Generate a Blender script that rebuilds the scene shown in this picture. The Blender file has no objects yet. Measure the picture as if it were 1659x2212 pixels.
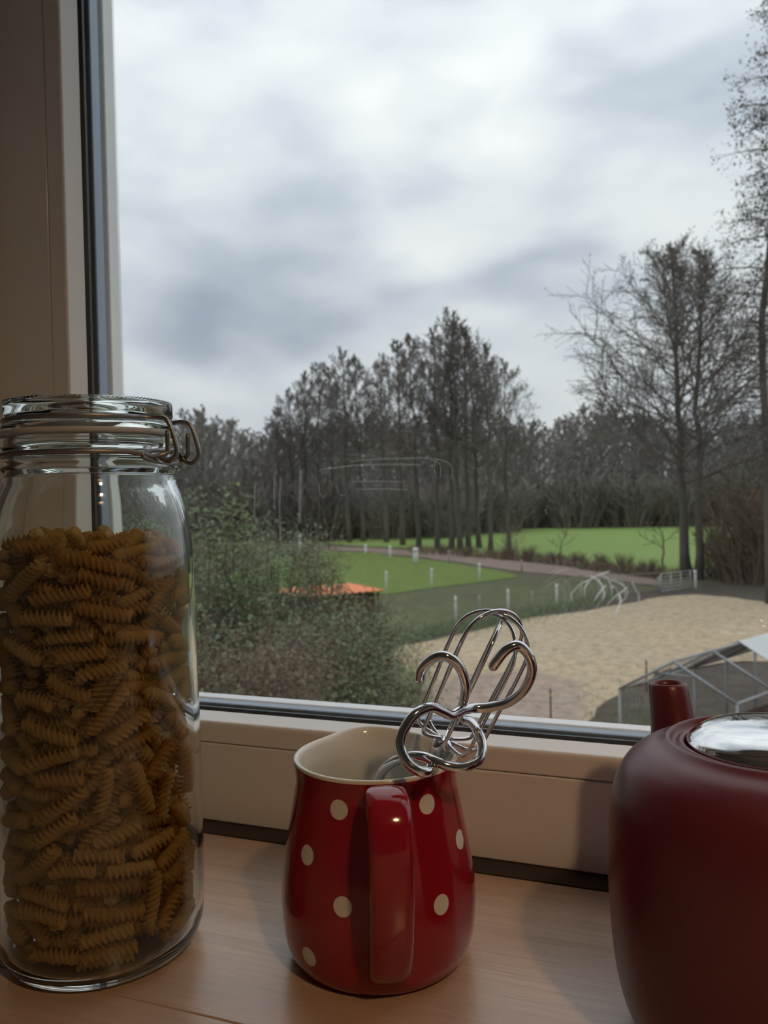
import bpy, bmesh, math, random
import numpy as np
from mathutils import Vector, Matrix, noise as mnoise
from mathutils.geometry import tessellate_polygon

# ------------------------------------------------------------------ camera, sky, exposure
W, H, F = 1659, 2212, 1780.0
ZS = 3.96                      # height of the worktop above the garden
CAMH = 0.24                    # camera above the worktop
YAW, PITCH, ROLL = math.radians(21), math.radians(-1), math.radians(1.25)
CAM = Vector((0, 0, ZS + CAMH))
FW = Vector((-math.sin(YAW) * math.cos(PITCH), math.cos(YAW) * math.cos(PITCH), math.sin(PITCH)))
R0 = Vector((math.cos(YAW), math.sin(YAW), 0)); U0 = R0.cross(FW)
RT = R0 * math.cos(ROLL) - U0 * math.sin(ROLL)
UP = U0 * math.cos(ROLL) + R0 * math.sin(ROLL)
scene = bpy.context.scene
col = scene.collection
cd = bpy.data.cameras.new('camera'); cam = bpy.data.objects.new('camera', cd); col.objects.link(cam)
cd.sensor_fit = 'HORIZONTAL'; cd.sensor_width = 36.0; cd.lens = 36.0 * F / W
cd.clip_start = 0.01; cd.clip_end = 2000
cam.matrix_world = Matrix(((RT.x, UP.x, -FW.x, CAM.x), (RT.y, UP.y, -FW.y, CAM.y), (RT.z, UP.z, -FW.z, CAM.z), (0, 0, 0, 1)))
cd.dof.use_dof = True; cd.dof.focus_distance = 0.43; cd.dof.aperture_fstop = 24.0
scene.camera = cam
vs = scene.view_settings
vs.view_transform = 'Standard'; vs.look = 'None'; vs.gamma = 1.0; vs.use_curve_mapping = False
vs.exposure = 0.0
scene.display_settings.display_device = 'sRGB'
scene.cycles.max_bounces = 9; scene.cycles.transmission_bounces = 9; scene.cycles.adaptive_threshold = 0.03
scene.cycles.transparent_max_bounces = 16; scene.cycles.glossy_bounces = 4; scene.cycles.diffuse_bounces = 3

def ray(px, py): return FW + RT * ((px - W / 2) / F) - UP * ((py - H / 2) / F)
def P(px, py, d): return CAM + ray(px, py) * d            # d = depth along the view axis
def onz(px, py, z=0.0):
    r = ray(px, py); return CAM + r * ((z - CAM.z) / r.z)
def at(px, dist, z=0.0, py=1070):                        # a ground point under a picture column
    r = ray(px, py); r.z = 0; r.normalize(); p = CAM + r * dist; p.z = z; return p

# ------------------------------------------------------------------ node helpers
class N:
    def __init__(s, tree): s.t = tree; s.n = tree.nodes; s.l = tree.links
    def new(s, t, **k):
        n = s.n.new(t)
        for a, v in k.items(): setattr(n, a, v)
        return n
    def link(s, a, b): s.l.new(a, b)
    def math(s, op, a, b=None, c=None, clamp=False):
        n = s.new('ShaderNodeMath', operation=op, use_clamp=clamp)
        for i, v in enumerate((a, b, c)):
            if v is None: continue
            if hasattr(v, 'links'): s.link(v, n.inputs[i])
            else: n.inputs[i].default_value = v
        return n.outputs[0]
    def vmath(s, op, a, b=None):
        n = s.new('ShaderNodeVectorMath', operation=op)
        for i, v in enumerate((a, b)):
            if v is None: continue
            if hasattr(v, 'links'): s.link(v, n.inputs[i])
            else: n.inputs[i].default_value = v
        return n.outputs['Value'] if op in ('LENGTH', 'DISTANCE', 'DOT_PRODUCT') else n.outputs[0]
    def noise(s, vec, scale, detail=4, rough=.55, dist=0):
        n = s.new('ShaderNodeTexNoise'); n.inputs['Scale'].default_value = scale; n.inputs['Detail'].default_value = detail
        n.inputs['Roughness'].default_value = rough; n.inputs['Distortion'].default_value = dist
        if vec is not None: s.link(vec, n.inputs['Vector'])
        return n
    def ramp(s, fac, stops):
        n = s.new('ShaderNodeValToRGB'); e = n.color_ramp.elements
        while len(e) > 1: e.remove(e[0])
        e[0].position = stops[0][0]; e[0].color = (*stops[0][1], 1)
        for p, c in stops[1:]:
            x = e.new(p); x.color = (*c, 1)
        s.link(fac, n.inputs[0]); return n.outputs[0]
    def mix(s, fac, a, b, mode='MIX'):
        n = s.new('ShaderNodeMix', data_type='RGBA', blend_type=mode)
        for sock, v in ((n.inputs[0], fac), (n.inputs[6], a), (n.inputs[7], b)):
            if hasattr(v, 'links'): s.link(v, sock)
            else: sock.default_value = (*v, 1) if isinstance(v, tuple) and len(v) == 3 else v
        return n.outputs[2]

# overcast sky: broken grey cloud over bright haze
wd = bpy.data.worlds.new('overcast'); scene.world = wd; wd.use_nodes = True
wd.node_tree.nodes.clear(); w = N(wd.node_tree)
tc = w.new('ShaderNodeTexCoord'); d0 = tc.outputs['Generated']
sq = w.vmath('MULTIPLY', d0, (1.0, 1.0, 2.1))
warp = w.noise(sq, 3.2, 2, .55)
wv = w.vmath('MULTIPLY', w.vmath('SUBTRACT', warp.outputs['Color'], (.5, .5, .5)), (.30, .30, .24))
dw = w.vmath('ADD', d0, wv)
n1 = w.noise(sq, 4.0, 3, .5, .3); n2 = w.noise(sq, 9.0, 2, .5)
v = w.math('ADD', w.math('MULTIPLY', n1.outputs['Fac'], .7), w.math('MULTIPLY', n2.outputs['Fac'], .3))
v = w.math('MULTIPLY_ADD', w.math('SUBTRACT', v, .5), 1.25, .60)
for (px, py, r, amt) in ((800, 275, .13, .34), (1190, 265, .12, .42), (1060, 75, .13, .25), (1300, 45, .12, .22),
                         (1450, 215, .17, -.30), (1235, 165, .075, -.30), (590, 560, .16, -.34), (790, 680, .12, -.30),
                         (330, 620, .15, -.22), (1275, 585, .08, -.34), (1110, 640, .10, -.26), (1530, 520, .10, .18),
                         (900, 480, .15, .12), (420, 330, .15, -.12), (640, 250, .08, -.12), (560, 780, .12, .12)):
    b = ray(px, py).normalized()
    dv = w.vmath('MULTIPLY', w.vmath('SUBTRACT', dw, tuple(b)), (1, 1, 1.7))
    f = w.math('SUBTRACT', 1.0, w.math('DIVIDE', w.vmath('LENGTH', dv), r), clamp=True)
    f = w.math('SMOOTH_MIN', f, .75, .4) if False else f
    v = w.math('ADD', v, w.math('MULTIPLY', f, amt))
skyc = w.ramp(v, [(0.10, (.34, .39, .465)), (.40, (.50, .55, .615)), (.62, (.67, .70, .735)), (.85, (.785, .80, .805)), (1.0, (.85, .86, .86))])
el = w.new('ShaderNodeSeparateXYZ'); w.link(d0, el.inputs[0])            # brightness rises with height, steepened to light the worktop indoors
lum = w.math('MULTIPLY_ADD', w.math('MAXIMUM', el.outputs['Z'], 0.0), 1.05, 1.02)
bg = w.new('ShaderNodeBackground'); w.link(skyc, bg.inputs[0]); w.link(lum, bg.inputs[1])
wd.cycles.sampling_method = 'NONE'
wo = w.new('ShaderNodeOutputWorld'); w.link(bg.outputs[0], wo.inputs[0])

# ------------------------------------------------------------------ materials
def mat(name):
    m = bpy.data.materials.new(name); m.use_nodes = True; m.node_tree.nodes.clear()
    n = N(m.node_tree); o = n.new('ShaderNodeOutputMaterial'); return m, n, o
def pbr(name, base, rough=.5, metal=0.0, noise_amt=0.0, noise_scale=20.0, bump=0.0, bump_scale=60.0, spec=.5, coat=0.0, coords='Object', trans=0.0, dark=None):
    m, n, o = mat(name); p = n.new('ShaderNodeBsdfPrincipled')
    p.inputs['Roughness'].default_value = rough; p.inputs['Metallic'].default_value = metal
    p.inputs['Specular IOR Level'].default_value = spec; p.inputs['Coat Weight'].default_value = coat
    p.inputs['Coat Roughness'].default_value = .05
    t = n.new('ShaderNodeTexCoord').outputs[coords]
    if noise_amt > 0:
        nz = n.noise(t, noise_scale, 5, .6)
        c = n.mix(nz.outputs['Fac'], tuple(x * (1 - noise_amt) for x in base) if dark is None else dark, tuple(min(1, x * (1 + noise_amt)) for x in base))
        n.link(c, p.inputs['Base Color'])
    else: p.inputs['Base Color'].default_value = (*base, 1)
    if bump > 0:
        bn = n.noise(t, bump_scale, 4, .6); bp = n.new('ShaderNodeBump'); bp.inputs['Strength'].default_value = bump
        bp.inputs['Distance'].default_value = .002; n.link(bn.outputs['Fac'], bp.inputs['Height']); n.link(bp.outputs[0], p.inputs['Normal'])
    if trans > 0:
        tr = n.new('ShaderNodeBsdfTranslucent'); tr.inputs[0].default_value = (*base, 1)
        ms = n.new('ShaderNodeMixShader'); ms.inputs[0].default_value = trans
        n.link(p.outputs[0], ms.inputs[1]); n.link(tr.outputs[0], ms.inputs[2]); n.link(ms.outputs[0], o.inputs[0])
    else: n.link(p.outputs[0], o.inputs[0])
    return m
def leafmat(name, cols, trans=.25):
    m, n, o = mat(name); g = n.new('ShaderNodeNewGeometry')
    k = len(cols) - 1
    c = n.ramp(g.outputs['Random Per Island'], [(i / k, cc) for i, cc in enumerate(cols)])
    p = n.new('ShaderNodeBsdfPrincipled'); p.inputs['Roughness'].default_value = .5; n.link(c, p.inputs['Base Color'])
    tr = n.new('ShaderNodeBsdfTranslucent'); n.link(c, tr.inputs[0])
    ms = n.new('ShaderNodeMixShader'); ms.inputs[0].default_value = trans
    n.link(p.outputs[0], ms.inputs[1]); n.link(tr.outputs[0], ms.inputs[2]); n.link(ms.outputs[0], o.inputs[0])
    return m
def groundmat(name, c1, c2, c3, s1=.15, s2=2.0, rough=.95, bump=.4):
    m, n, o = mat(name); t = n.new('ShaderNodeTexCoord').outputs['Object']
    a = n.noise(t, s1, 5, .6).outputs['Fac']; b = n.noise(t, s2, 6, .7).outputs['Fac']
    x = n.ramp(a, [(.35, c1), (.65, c2)]); y = n.mix(n.ramp(b, [(.42, (0, 0, 0)), (.7, (1, 1, 1))]), x, c3)
    p = n.new('ShaderNodeBsdfPrincipled'); p.inputs['Roughness'].default_value = rough; p.inputs['Specular IOR Level'].default_value = .15
    n.link(y, p.inputs['Base Color'])
    bp = n.new('ShaderNodeBump'); bp.inputs['Strength'].default_value = bump; bp.inputs['Distance'].default_value = .08
    n.link(b, bp.inputs['Height']); n.link(bp.outputs[0], p.inputs['Normal']); n.link(p.outputs[0], o.inputs[0]); return m
M = {}
M['upvc'] = pbr('white_upvc', (.88, .875, .86), .16, spec=.7, noise_amt=.02, noise_scale=8)
M['gasket'] = pbr('black_gasket', (.035, .040, .048), .4)
M['spacer'] = pbr('reflection_tinted_spacer', (.30, .37, .46), .35, .3)  # bluish glass-edge reflection put into the base colour
M['jointshade'] = pbr('dark_joint_and_shade', (.045, .036, .030), .7)  # joint colour with the shade under the frame painted in
M['plaster'] = pbr('wall_plaster', (.62, .61, .60), .9, noise_amt=.05, noise_scale=3, bump=.2, bump_scale=90)
M['ceiling'] = pbr('ceiling_paint', (.75, .74, .73), .9)
M['floor'] = pbr('floor_lino', (.27, .24, .21), .5, noise_amt=.2, noise_scale=4)
M['render'] = pbr('outside_render', (.6, .58, .54), .9, noise_amt=.05)
# architectural glass
m, n, o = mat('window_glass'); lw = n.new('ShaderNodeLayerWeight'); lw.inputs[0].default_value = .5
fr = n.math('MULTIPLY_ADD', n.math('POWER', lw.outputs['Facing'], 5.0), .96, .04)
tp = n.new('ShaderNodeBsdfTransparent'); tp.inputs[0].default_value = (.985, .992, .99, 1)
gl = n.new('ShaderNodeBsdfGlossy'); gl.inputs['Roughness'].default_value = 0.0
ms = n.new('ShaderNodeMixShader'); n.link(fr, ms.inputs[0]); n.link(tp.outputs[0], ms.inputs[1]); n.link(gl.outputs[0], ms.inputs[2]); n.link(ms.outputs[0], o.inputs[0]); M['pane'] = m
# dried water streaks on the pane: thin film that scatters a little light
m, n, o = mat('dried_streak'); tp = n.new('ShaderNodeBsdfTransparent'); df = n.new('ShaderNodeBsdfTranslucent'); df.inputs[0].default_value = (.9, .9, .88, 1)
ms = n.new('ShaderNodeMixShader'); ms.inputs[0].default_value = .09; n.link(tp.outputs[0], ms.inputs[1]); n.link(df.outputs[0], ms.inputs[2]); n.link(ms.outputs[0], o.inputs[0]); M['streak'] = m
# jar glass
m, n, o = mat('jar_glass'); g = n.new('ShaderNodeBsdfGlass'); g.inputs['Color'].default_value = (.975, .99, .982, 1); g.inputs['Roughness'].default_value = 0; g.inputs['IOR'].default_value = 1.48
n.link(g.outputs[0], o.inputs[0]); M['jarglass'] = m
M['wire'] = pbr('bail_wire', (.30, .30, .30), .38, .9)
M['rubber'] = pbr('pale_rubber', (.62, .62, .58), .5, trans=.3)
M['chrome'] = pbr('chrome', (.78, .78, .80), .09, 1.0)
M['steel'] = pbr('polished_steel', (.80, .80, .80), .035, 1.0)
M['teapot'] = pbr('satin_red_glaze', (.13, .019, .027), .34, noise_amt=.06, noise_scale=30, spec=.55)
M['cream'] = pbr('cream_glaze', (.78, .76, .70), .12, coat=.3)
# pasta
m, n, o = mat('durum_pasta'); t = n.new('ShaderNodeObjectInfo'); gi = n.new('ShaderNodeNewGeometry')
c = n.ramp(n.math('FRACT', n.math('ADD', t.outputs['Random'], gi.outputs['Random Per Island'])), [(0, (.76, .46, .12)), (.5, (.86, .57, .18)), (1, (.90, .65, .25))])
p = n.new('ShaderNodeBsdfPrincipled'); p.inputs['Roughness'].default_value = .5; n.link(c, p.inputs['Base Color'])
tr = n.new('ShaderNodeBsdfTranslucent'); n.link(c, tr.inputs[0]); ms = n.new('ShaderNodeMixShader'); ms.inputs[0].default_value = .45
n.link(p.outputs[0], ms.inputs[1]); n.link(tr.outputs[0], ms.inputs[2]); n.link(ms.outputs[0], o.inputs[0]); M['pasta'] = m
# worktop wood
m, n, o = mat('oak_laminate'); t = n.new('ShaderNodeTexCoord').outputs['Object']
st = n.vmath('MULTIPLY', t, (2.2, 26.0, 26.0)); st2 = n.vmath('MULTIPLY', t, (5.0, 160.0, 160.0))
a = n.noise(st, 1.6, 6, .62, .6).outputs['Fac']; b = n.noise(st2, 2.0, 4, .6, .2).outputs['Fac']
big = n.noise(t, 5.0, 3, .5).outputs['Fac']
c = n.ramp(a, [(.28, (.38, .26, .185)), (.45, (.52, .37, .27)), (.6, (.60, .44, .325)), (.75, (.54, .39, .285))])
c = n.mix(n.ramp(b, [(.35, (.55, .55, .55)), (.62, (0, 0, 0))]), c, (.40, .275, .20))
c = n.mix(n.math('MULTIPLY', big, .35), c, (.64, .49, .37))
p = n.new('ShaderNodeBsdfPrincipled'); n.link(c, p.inputs['Base Color'])
p.inputs['Specular IOR Level'].default_value = .7; p.inputs['Coat Weight'].default_value = .5; p.inputs['Coat Roughness'].default_value = .22; rr = n.math('MULTIPLY_ADD', b, .2, .24); n.link(rr, p.inputs['Roughness'])
bp = n.new('ShaderNodeBump'); bp.inputs['Strength'].default_value = .35; bp.inputs['Distance'].default_value = .0006; n.link(b, bp.inputs['Height']); n.link(bp.outputs[0], p.inputs['Normal'])
n.link(p.outputs[0], o.inputs[0]); M['wood'] = m
M['bulb'] = None
m, n, o = mat('warm_bulb'); e = n.new('ShaderNodeEmission'); e.inputs[0].default_value = (1.0, .62, .30, 1); e.inputs[1].default_value = 300.0; n.link(e.outputs[0], o.inputs[0]); M['bulb'] = m
M['lampmetal'] = pbr('brushed_lamp', (.5, .48, .45), .35, .9)
M['ground'] = groundmat('rough_ground', (.115, .105, .065), (.085, .10, .045), (.15, .12, .085), .12, 1.2)
M['soil'] = groundmat('dark_soil', (.085, .075, .062), (.12, .10, .08), (.055, .05, .042), .4, 2.5)
M['sand'] = groundmat('arena_sand', (.60, .46, .295), (.54, .43, .30), (.30, .245, .175), .22, 4.2, bump=1.0)
M['grit'] = groundmat('pinkish_grit', (.46, .34, .27), (.42, .34, .27), (.24, .19, .15), .5, 3.5, bump=.8)
M['lawn'] = groundmat('mown_lawn', (.145, .22, .055), (.175, .215, .06), (.11, .15, .04), .12, 1.4)
M['dullgrass'] = groundmat('dull_grass', (.125, .145, .065), (.115, .115, .065), (.09, .085, .055), .2, 1.5)
M['field'] = groundmat('bright_field', (.185, .30, .075), (.215, .30, .09), (.21, .255, .09), .06, .5)
M['path'] = groundmat('path_grit', (.26, .19, .155), (.30, .23, .19), (.17, .13, .105), .3, 2)
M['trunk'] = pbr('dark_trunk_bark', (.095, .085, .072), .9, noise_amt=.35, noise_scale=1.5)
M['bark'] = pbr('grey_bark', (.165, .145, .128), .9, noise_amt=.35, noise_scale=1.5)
M['barkfar'] = pbr('hazed_wood_bark', (.22, .195, .172), .9, noise_amt=.35, noise_scale=.4)  # lightened to stand in for haze over the distant wood
M['barkhaze'] = pbr('hazed_bark', (.26, .245, .215), .9, noise_amt=.3, noise_scale=1.2)  # lighter bark, haze put into the colour
M['cone'] = pbr('alder_cones', (.135, .115, .10), .9)
M['stem'] = pbr('shrub_stem', (.16, .115, .08), .9, noise_amt=.3, noise_scale=3)
M['reed'] = leafmat('dry_reed', [(.16, .10, .06), (.22, .15, .09), (.14, .11, .06), (.10, .085, .05)], .1)
M['leafg'] = leafmat('bramble_leaf', [(.30, .36, .14), (0.112, 0.158, 0.068), (0.165, 0.225, 0.090), (0.217, 0.277, 0.112), (0.135, 0.180, 0.090), (0.300, 0.360, 0.135)])
M['leafd'] = leafmat('dark_leaf', [(.27, .31, .17), (0.096, 0.136, 0.072), (0.136, 0.184, 0.088), (0.192, 0.240, 0.120), (0.120, 0.152, 0.088), (0.256, 0.304, 0.160)])
M['leafb'] = leafmat('brown_leaf', [(0.169, 0.119, 0.075), (0.225, 0.156, 0.094), (0.138, 0.106, 0.062), (0.188, 0.163, 0.075), (0.250, 0.188, 0.112)])
M['leaft'] = leafmat('tree_leaf', [(.085, .085, .075), (.11, .105, .09), (.13, .115, .10)], .15)
M['postw'] = pbr('white_post', (.62, .62, .58), .7, noise_amt=.12, noise_scale=4)
M['postg'] = pbr('weathered_post', (.32, .30, .25), .9, noise_amt=.25, noise_scale=6)
M['net'] = pbr('netting_wire', (.14, .14, .135), .6, .4)
M['galv'] = pbr('galvanised_steel', (.30, .31, .31), .5, .4, noise_amt=.12, noise_scale=5)
M['gatesteel'] = pbr('pale_galvanised_steel', (.52, .53, .52), .5, .3)
M['tarp'] = pbr('white_tarpaulin', (.66, .68, .68), .6, noise_amt=.06, noise_scale=3, trans=.15)
M['stick'] = pbr('pale_stick', (.66, .65, .61), .8, noise_amt=.15, noise_scale=6)
M['orange'] = pbr('orange_roof_sheet', (.78, .25, .105), .7, noise_amt=.12, noise_scale=2.5)
M['shedwood'] = pbr('dark_stained_wood', (.075, .048, .034), .85, noise_amt=.3, noise_scale=5)
M['rust'] = pbr('rusty_orange', (.36, .16, .07), .8, noise_amt=.25, noise_scale=5)
M['yellow'] = pbr('yellow_insulator', (.70, .55, .04), .6)
M['darkmetal'] = pbr('dark_rod', (.09, .085, .08), .7)

# ------------------------------------------------------------------ mesh helpers
ORG = {}
def worg(o): return ORG.get(o.name, Vector((0, 0, 0))) if o else Vector((0, 0, 0))
def tag(o, label=None, cat=None, group=None, kind=None):
    for k, vv in (('label', label), ('category', cat), ('group', group), ('kind', kind)):
        if vv: o[k] = vv
    return o
def thing(name, label, cat, loc, group=None):
    o = bpy.data.objects.new(name, None); col.objects.link(o); o.location = loc; o.empty_display_size = .05
    ORG[o.name] = Vector(loc); return tag(o, label, cat, group)
def root(name, loc=(0, 0, 0)):
    o = bpy.data.objects.new(name, None); col.objects.link(o); o.location = loc; o['kind'] = 'structure'; ORG[o.name] = Vector(loc); return o
def frame_of(t):
    a = Vector((0, 0, 1)) if abs(t.z) < .9 else Vector((1, 0, 0))
    u = t.cross(a).normalized(); return u, t.cross(u)
class MB:
    def __init__(s): s.v = []; s.f = []; s.mi = []; s.cm = 0
    def add(s, vs_, fs):
        b = len(s.v); s.v.extend(vs_); s.f.extend([tuple(b + i for i in f) for f in fs]); s.mi.extend([s.cm] * len(fs)); return s
    def box(s, a, b):
        x0, y0, z0 = a; x1, y1, z1 = b
        return s.add([(x0, y0, z0), (x1, y0, z0), (x1, y1, z0), (x0, y1, z0), (x0, y0, z1), (x1, y0, z1), (x1, y1, z1), (x0, y1, z1)],
                     [(0, 3, 2, 1), (4, 5, 6, 7), (0, 1, 5, 4), (1, 2, 6, 5), (2, 3, 7, 6), (3, 0, 4, 7)])
    def obox(s, c, ax, ay, az):
        c = Vector(c); ax = Vector(ax); ay = Vector(ay); az = Vector(az)
        vv = [c + sx * ax + sy * ay + sz * az for sz in (-1, 1) for sx, sy in ((-1, -1), (1, -1), (1, 1), (-1, 1))]
        return s.add([tuple(q) for q in vv], [(0, 3, 2, 1), (4, 5, 6, 7), (0, 1, 5, 4), (1, 2, 6, 5), (2, 3, 7, 6), (3, 0, 4, 7)])
    def tube(s, pts, rad, k=6, cap=True, closed=False):
        n = len(pts); pts = [Vector(q) for q in pts]
        if not hasattr(rad, '__len__'): rad = [rad] * n
        if closed: tang = [(pts[(i + 1) % n] - pts[i - 1]).normalized() for i in range(n)]
        else: tang = [(pts[min(i + 1, n - 1)] - pts[max(i - 1, 0)]).normalized() for i in range(n)]
        u, vv = frame_of(tang[0]); b = len(s.v)
        cs = [(math.cos(2 * math.pi * j / k), math.sin(2 * math.pi * j / k)) for j in range(k)]
        for i in range(n):
            t = tang[i]; u = (u - t * u.dot(t))
            u = u.normalized() if u.length > 1e-6 else frame_of(t)[0]; vv = t.cross(u); q = pts[i]; r = rad[i]
            for c_, s_ in cs: s.v.append((q.x + (u.x * c_ + vv.x * s_) * r, q.y + (u.y * c_ + vv.y * s_) * r, q.z + (u.z * c_ + vv.z * s_) * r))
        for i in range(n if closed else n - 1):
            i2 = (i + 1) % n
            for j in range(k):
                j2 = (j + 1) % k
                s.f.append((b + i * k + j, b + i * k + j2, b + i2 * k + j2, b + i2 * k + j)); s.mi.append(s.cm)
        if cap and not closed:
            s.f.append(tuple(b + j for j in reversed(range(k)))); s.f.append(tuple(b + (n - 1) * k + j for j in range(k))); s.mi.extend([s.cm] * 2)
        return s
    def lathe(s, prof, c, seg=64, fn=None, closed=False):
        b = len(s.v); n = len(prof)
        for i, (r, z) in enumerate(prof):
            for j in range(seg):
                a = 2 * math.pi * j / seg
                rr, zz = fn(r, z, a, i) if fn else (r, z)
                s.v.append((c[0] + rr * math.cos(a), c[1] + rr * math.sin(a), c[2] + zz))
        for i in range(n if closed else n - 1):
            i2 = (i + 1) % n
            for j in range(seg):
                j2 = (j + 1) % seg; s.f.append((b + i * seg + j, b + i * seg + j2, b + i2 * seg + j2, b + i2 * seg + j)); s.mi.append(s.cm)
        return s
    def build(s, name, m, parent=None, smooth=True, weld=False, loc=None):
        o0 = worg(parent) if parent else (Vector(loc) if loc is not None else Vector((0, 0, 0)))
        me = bpy.data.meshes.new(name)
        vv = np.array(s.v, dtype=np.float64).reshape(-1, 3) - np.array(o0)
        me.from_pydata(vv.tolist(), [], s.f)
        for mm in (m if isinstance(m, (list, tuple)) else [m]): me.materials.append(mm)
        if any(s.mi): me.polygons.foreach_set('material_index', s.mi)
        if weld:
            bm = bmesh.new(); bm.from_mesh(me); bmesh.ops.remove_doubles(bm, verts=bm.verts, dist=1e-6); bmesh.ops.recalc_face_normals(bm, faces=bm.faces); bm.to_mesh(me); bm.free()
        if smooth: me.polygons.foreach_set('use_smooth', [True] * len(me.polygons))
        me.update()
        o = bpy.data.objects.new(name, me); col.objects.link(o)
        if parent: o.parent = parent; ORG[o.name] = Vector(o0)
        else: o.location = o0; ORG[o.name] = Vector(o0)
        return o
def smooth_path(pts, n=8):
    pts = [Vector(q) for q in pts]; out = []
    e = [2 * pts[0] - pts[1]] + pts + [2 * pts[-1] - pts[-2]]
    for i in range(1, len(e) - 2):
        a, b, c, d = e[i - 1], e[i], e[i + 1], e[i + 2]
        for k in range(n):
            t = k / n; out.append(.5 * ((2 * b) + (c - a) * t + (2 * a - 5 * b + 4 * c - d) * t * t + (3 * b - a - 3 * c + d) * t ** 3))
    out.append(pts[-1]); return out
def smooth_prof(prof, n=5): return [(q.x, q.z) for q in smooth_path([(r, 0, z) for r, z in prof], n)]
def bevel(o, wd_, seg=2):
    b = o.modifiers.new('bevel', 'BEVEL'); b.width = wd_; b.segments = seg; b.limit_method = 'ANGLE'; return o
def dup(o, name=None):
    c = o.copy(); col.objects.link(c)
    for ch in o.children:
        k = ch.copy(); col.objects.link(k); k.parent = c
        for g in ch.children:
            q = g.copy(); col.objects.link(q); q.parent = k
    return c

# ------------------------------------------------------------------ the room and the window
YF = 0.525                                                # room face of the window frame
XL, XR = -0.5435, 1.55                                    # outer edges of the frame
ZT = 1.52                                                 # top of the frame above the worktop
Z = lambda z: ZS + z
fl, ce = -0.9, 1.75
mb = MB()
for a, b in (((-1.7, .42, -ZS), (XL, .68, ce)), ((XR, .42, -ZS), (1.9, .68, ce)), ((XL, .42, -ZS), (XR, .68, -.04)), ((XL, .42, ZT), (XR, .68, ce))):
    mb.box((a[0], a[1], Z(a[2])), (b[0], b[1], Z(b[2])))
tag(mb.build('wall_front', M['plaster'], smooth=False), kind='structure')
tag(MB().box((-1.7, -2.6, Z(fl)), (-1.6, .42, Z(ce))).build('wall_left', M['plaster'], smooth=False), kind='structure')
tag(MB().box((1.8, -2.6, Z(fl)), (1.9, .42, Z(ce))).build('wall_right', M['plaster'], smooth=False), kind='structure')
tag(MB().box((-1.6, -2.7, Z(fl)), (1.8, -2.6, Z(ce))).build('wall_back', M['plaster'], smooth=False), kind='structure')
tag(MB().box((-1.7, -2.7, Z(fl - .1)), (1.9, .42, Z(fl))).build('floor', M['floor'], smooth=False), kind='structure')
tag(MB().box((-1.7, -2.7, Z(ce)), (1.9, .68, Z(ce + .1))).build('ceiling', M['ceiling'], smooth=False), kind='structure')

# worktop running up to the window, in boards
SEAM = onz(330, 2167, ZS).y
sill = root('window_sill', (0, .3, Z(0)))
tag(sill, 'brown wood-grained worktop running up to the window')
for y0, y1 in ((-.085, .11), (.11, SEAM), (SEAM, .5055)):
    o = MB().box((-1.55, y0 + .00025, Z(-.04)), (1.75, y1 - .00025, Z(0))).build('board', M['wood'], sill, smooth=False)
    bevel(o, .0007, 2)
mb = MB().box((-1.55, .5056, Z(-.04)), (1.75, .527, Z(.0006))).build('joint_shade_strip', M['jointshade'], sill, smooth=False)  # dark gap below the frame, widened to paint in its shade

tag(MB().box((XL, .5272, Z(-.04)), (XR, .74, Z(.0006))).build('trim_1', M['render'], smooth=False), 'outside ledge under the window', kind='structure')
win = root('window_1', (0, YF, Z(0)))
tag(win, 'white plastic window frame with double glazing')
def ring_profile(prof, name, m, zlow=None):
    """one profile (p = distance in from the frame's outer edge, y = depth) swept round the opening as four mitred rails"""
    c = [(XL, 0.0), (XR, 0.0), (XR, ZT), (XL, ZT)]; dirs = [(1, 1), (-1, 1), (-1, -1), (1, -1)]
    for i in range(4):
        j = (i + 1) % 4; k = len(prof); mb = MB()
        vv = []
        for cc, dd in ((c[i], dirs[i]), (c[j], dirs[j])):
            for p_, y_ in prof: vv.append((cc[0] + dd[0] * p_, y_, Z(cc[1] + dd[1] * p_)))
        fs = [(q, (q + 1) % k, k + (q + 1) % k, k + q) for q in range(k)] + [tuple(reversed(range(k))), tuple(range(k, 2 * k))]
        mb.add(vv, fs); o = mb.build(name, m, win, smooth=False, weld=True)
        if m is M['upvc']: bevel(o, .0012, 3)
ring_profile([(0.0008, YF), (.0592, YF), (.0592, YF + .0205), (.0745, .5505), (.0745, .5685), (.0815, .5705), (.0815, .583), (.070, .600), (.0008, .600)], 'frame_rail', M['upvc'])
ring_profile([(.0598, YF), (.0735, YF), (.0755, YF + .0012), (.0785, .5445), (.0598, .5445)], 'glazing_bead', M['upvc'])
ring_profile([(.074, .5446), (.0785, .5446), (.0803, .5466), (.0803, .5492), (.074, .5492)], 'gasket', M['gasket'])
ring_profile([(.0748, .5536), (.0812, .5536), (.0818, .5545), (.0818, .5635), (.0812, .5644), (.0748, .5644)], 'spacer_bar', M['spacer'])
pane1 = MB().box((XL + .0752, .5494, Z(.0752)), (XR - .0752, .5534, Z(ZT - .0752))).build('glass_pane', M['pane'], win, smooth=False)
pane2 = MB().box((XL + .0752, .5646, Z(.0752)), (XR - .0752, .5684, Z(ZT - .0752))).build('glass_pane', M['pane'], win, smooth=False)
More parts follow.
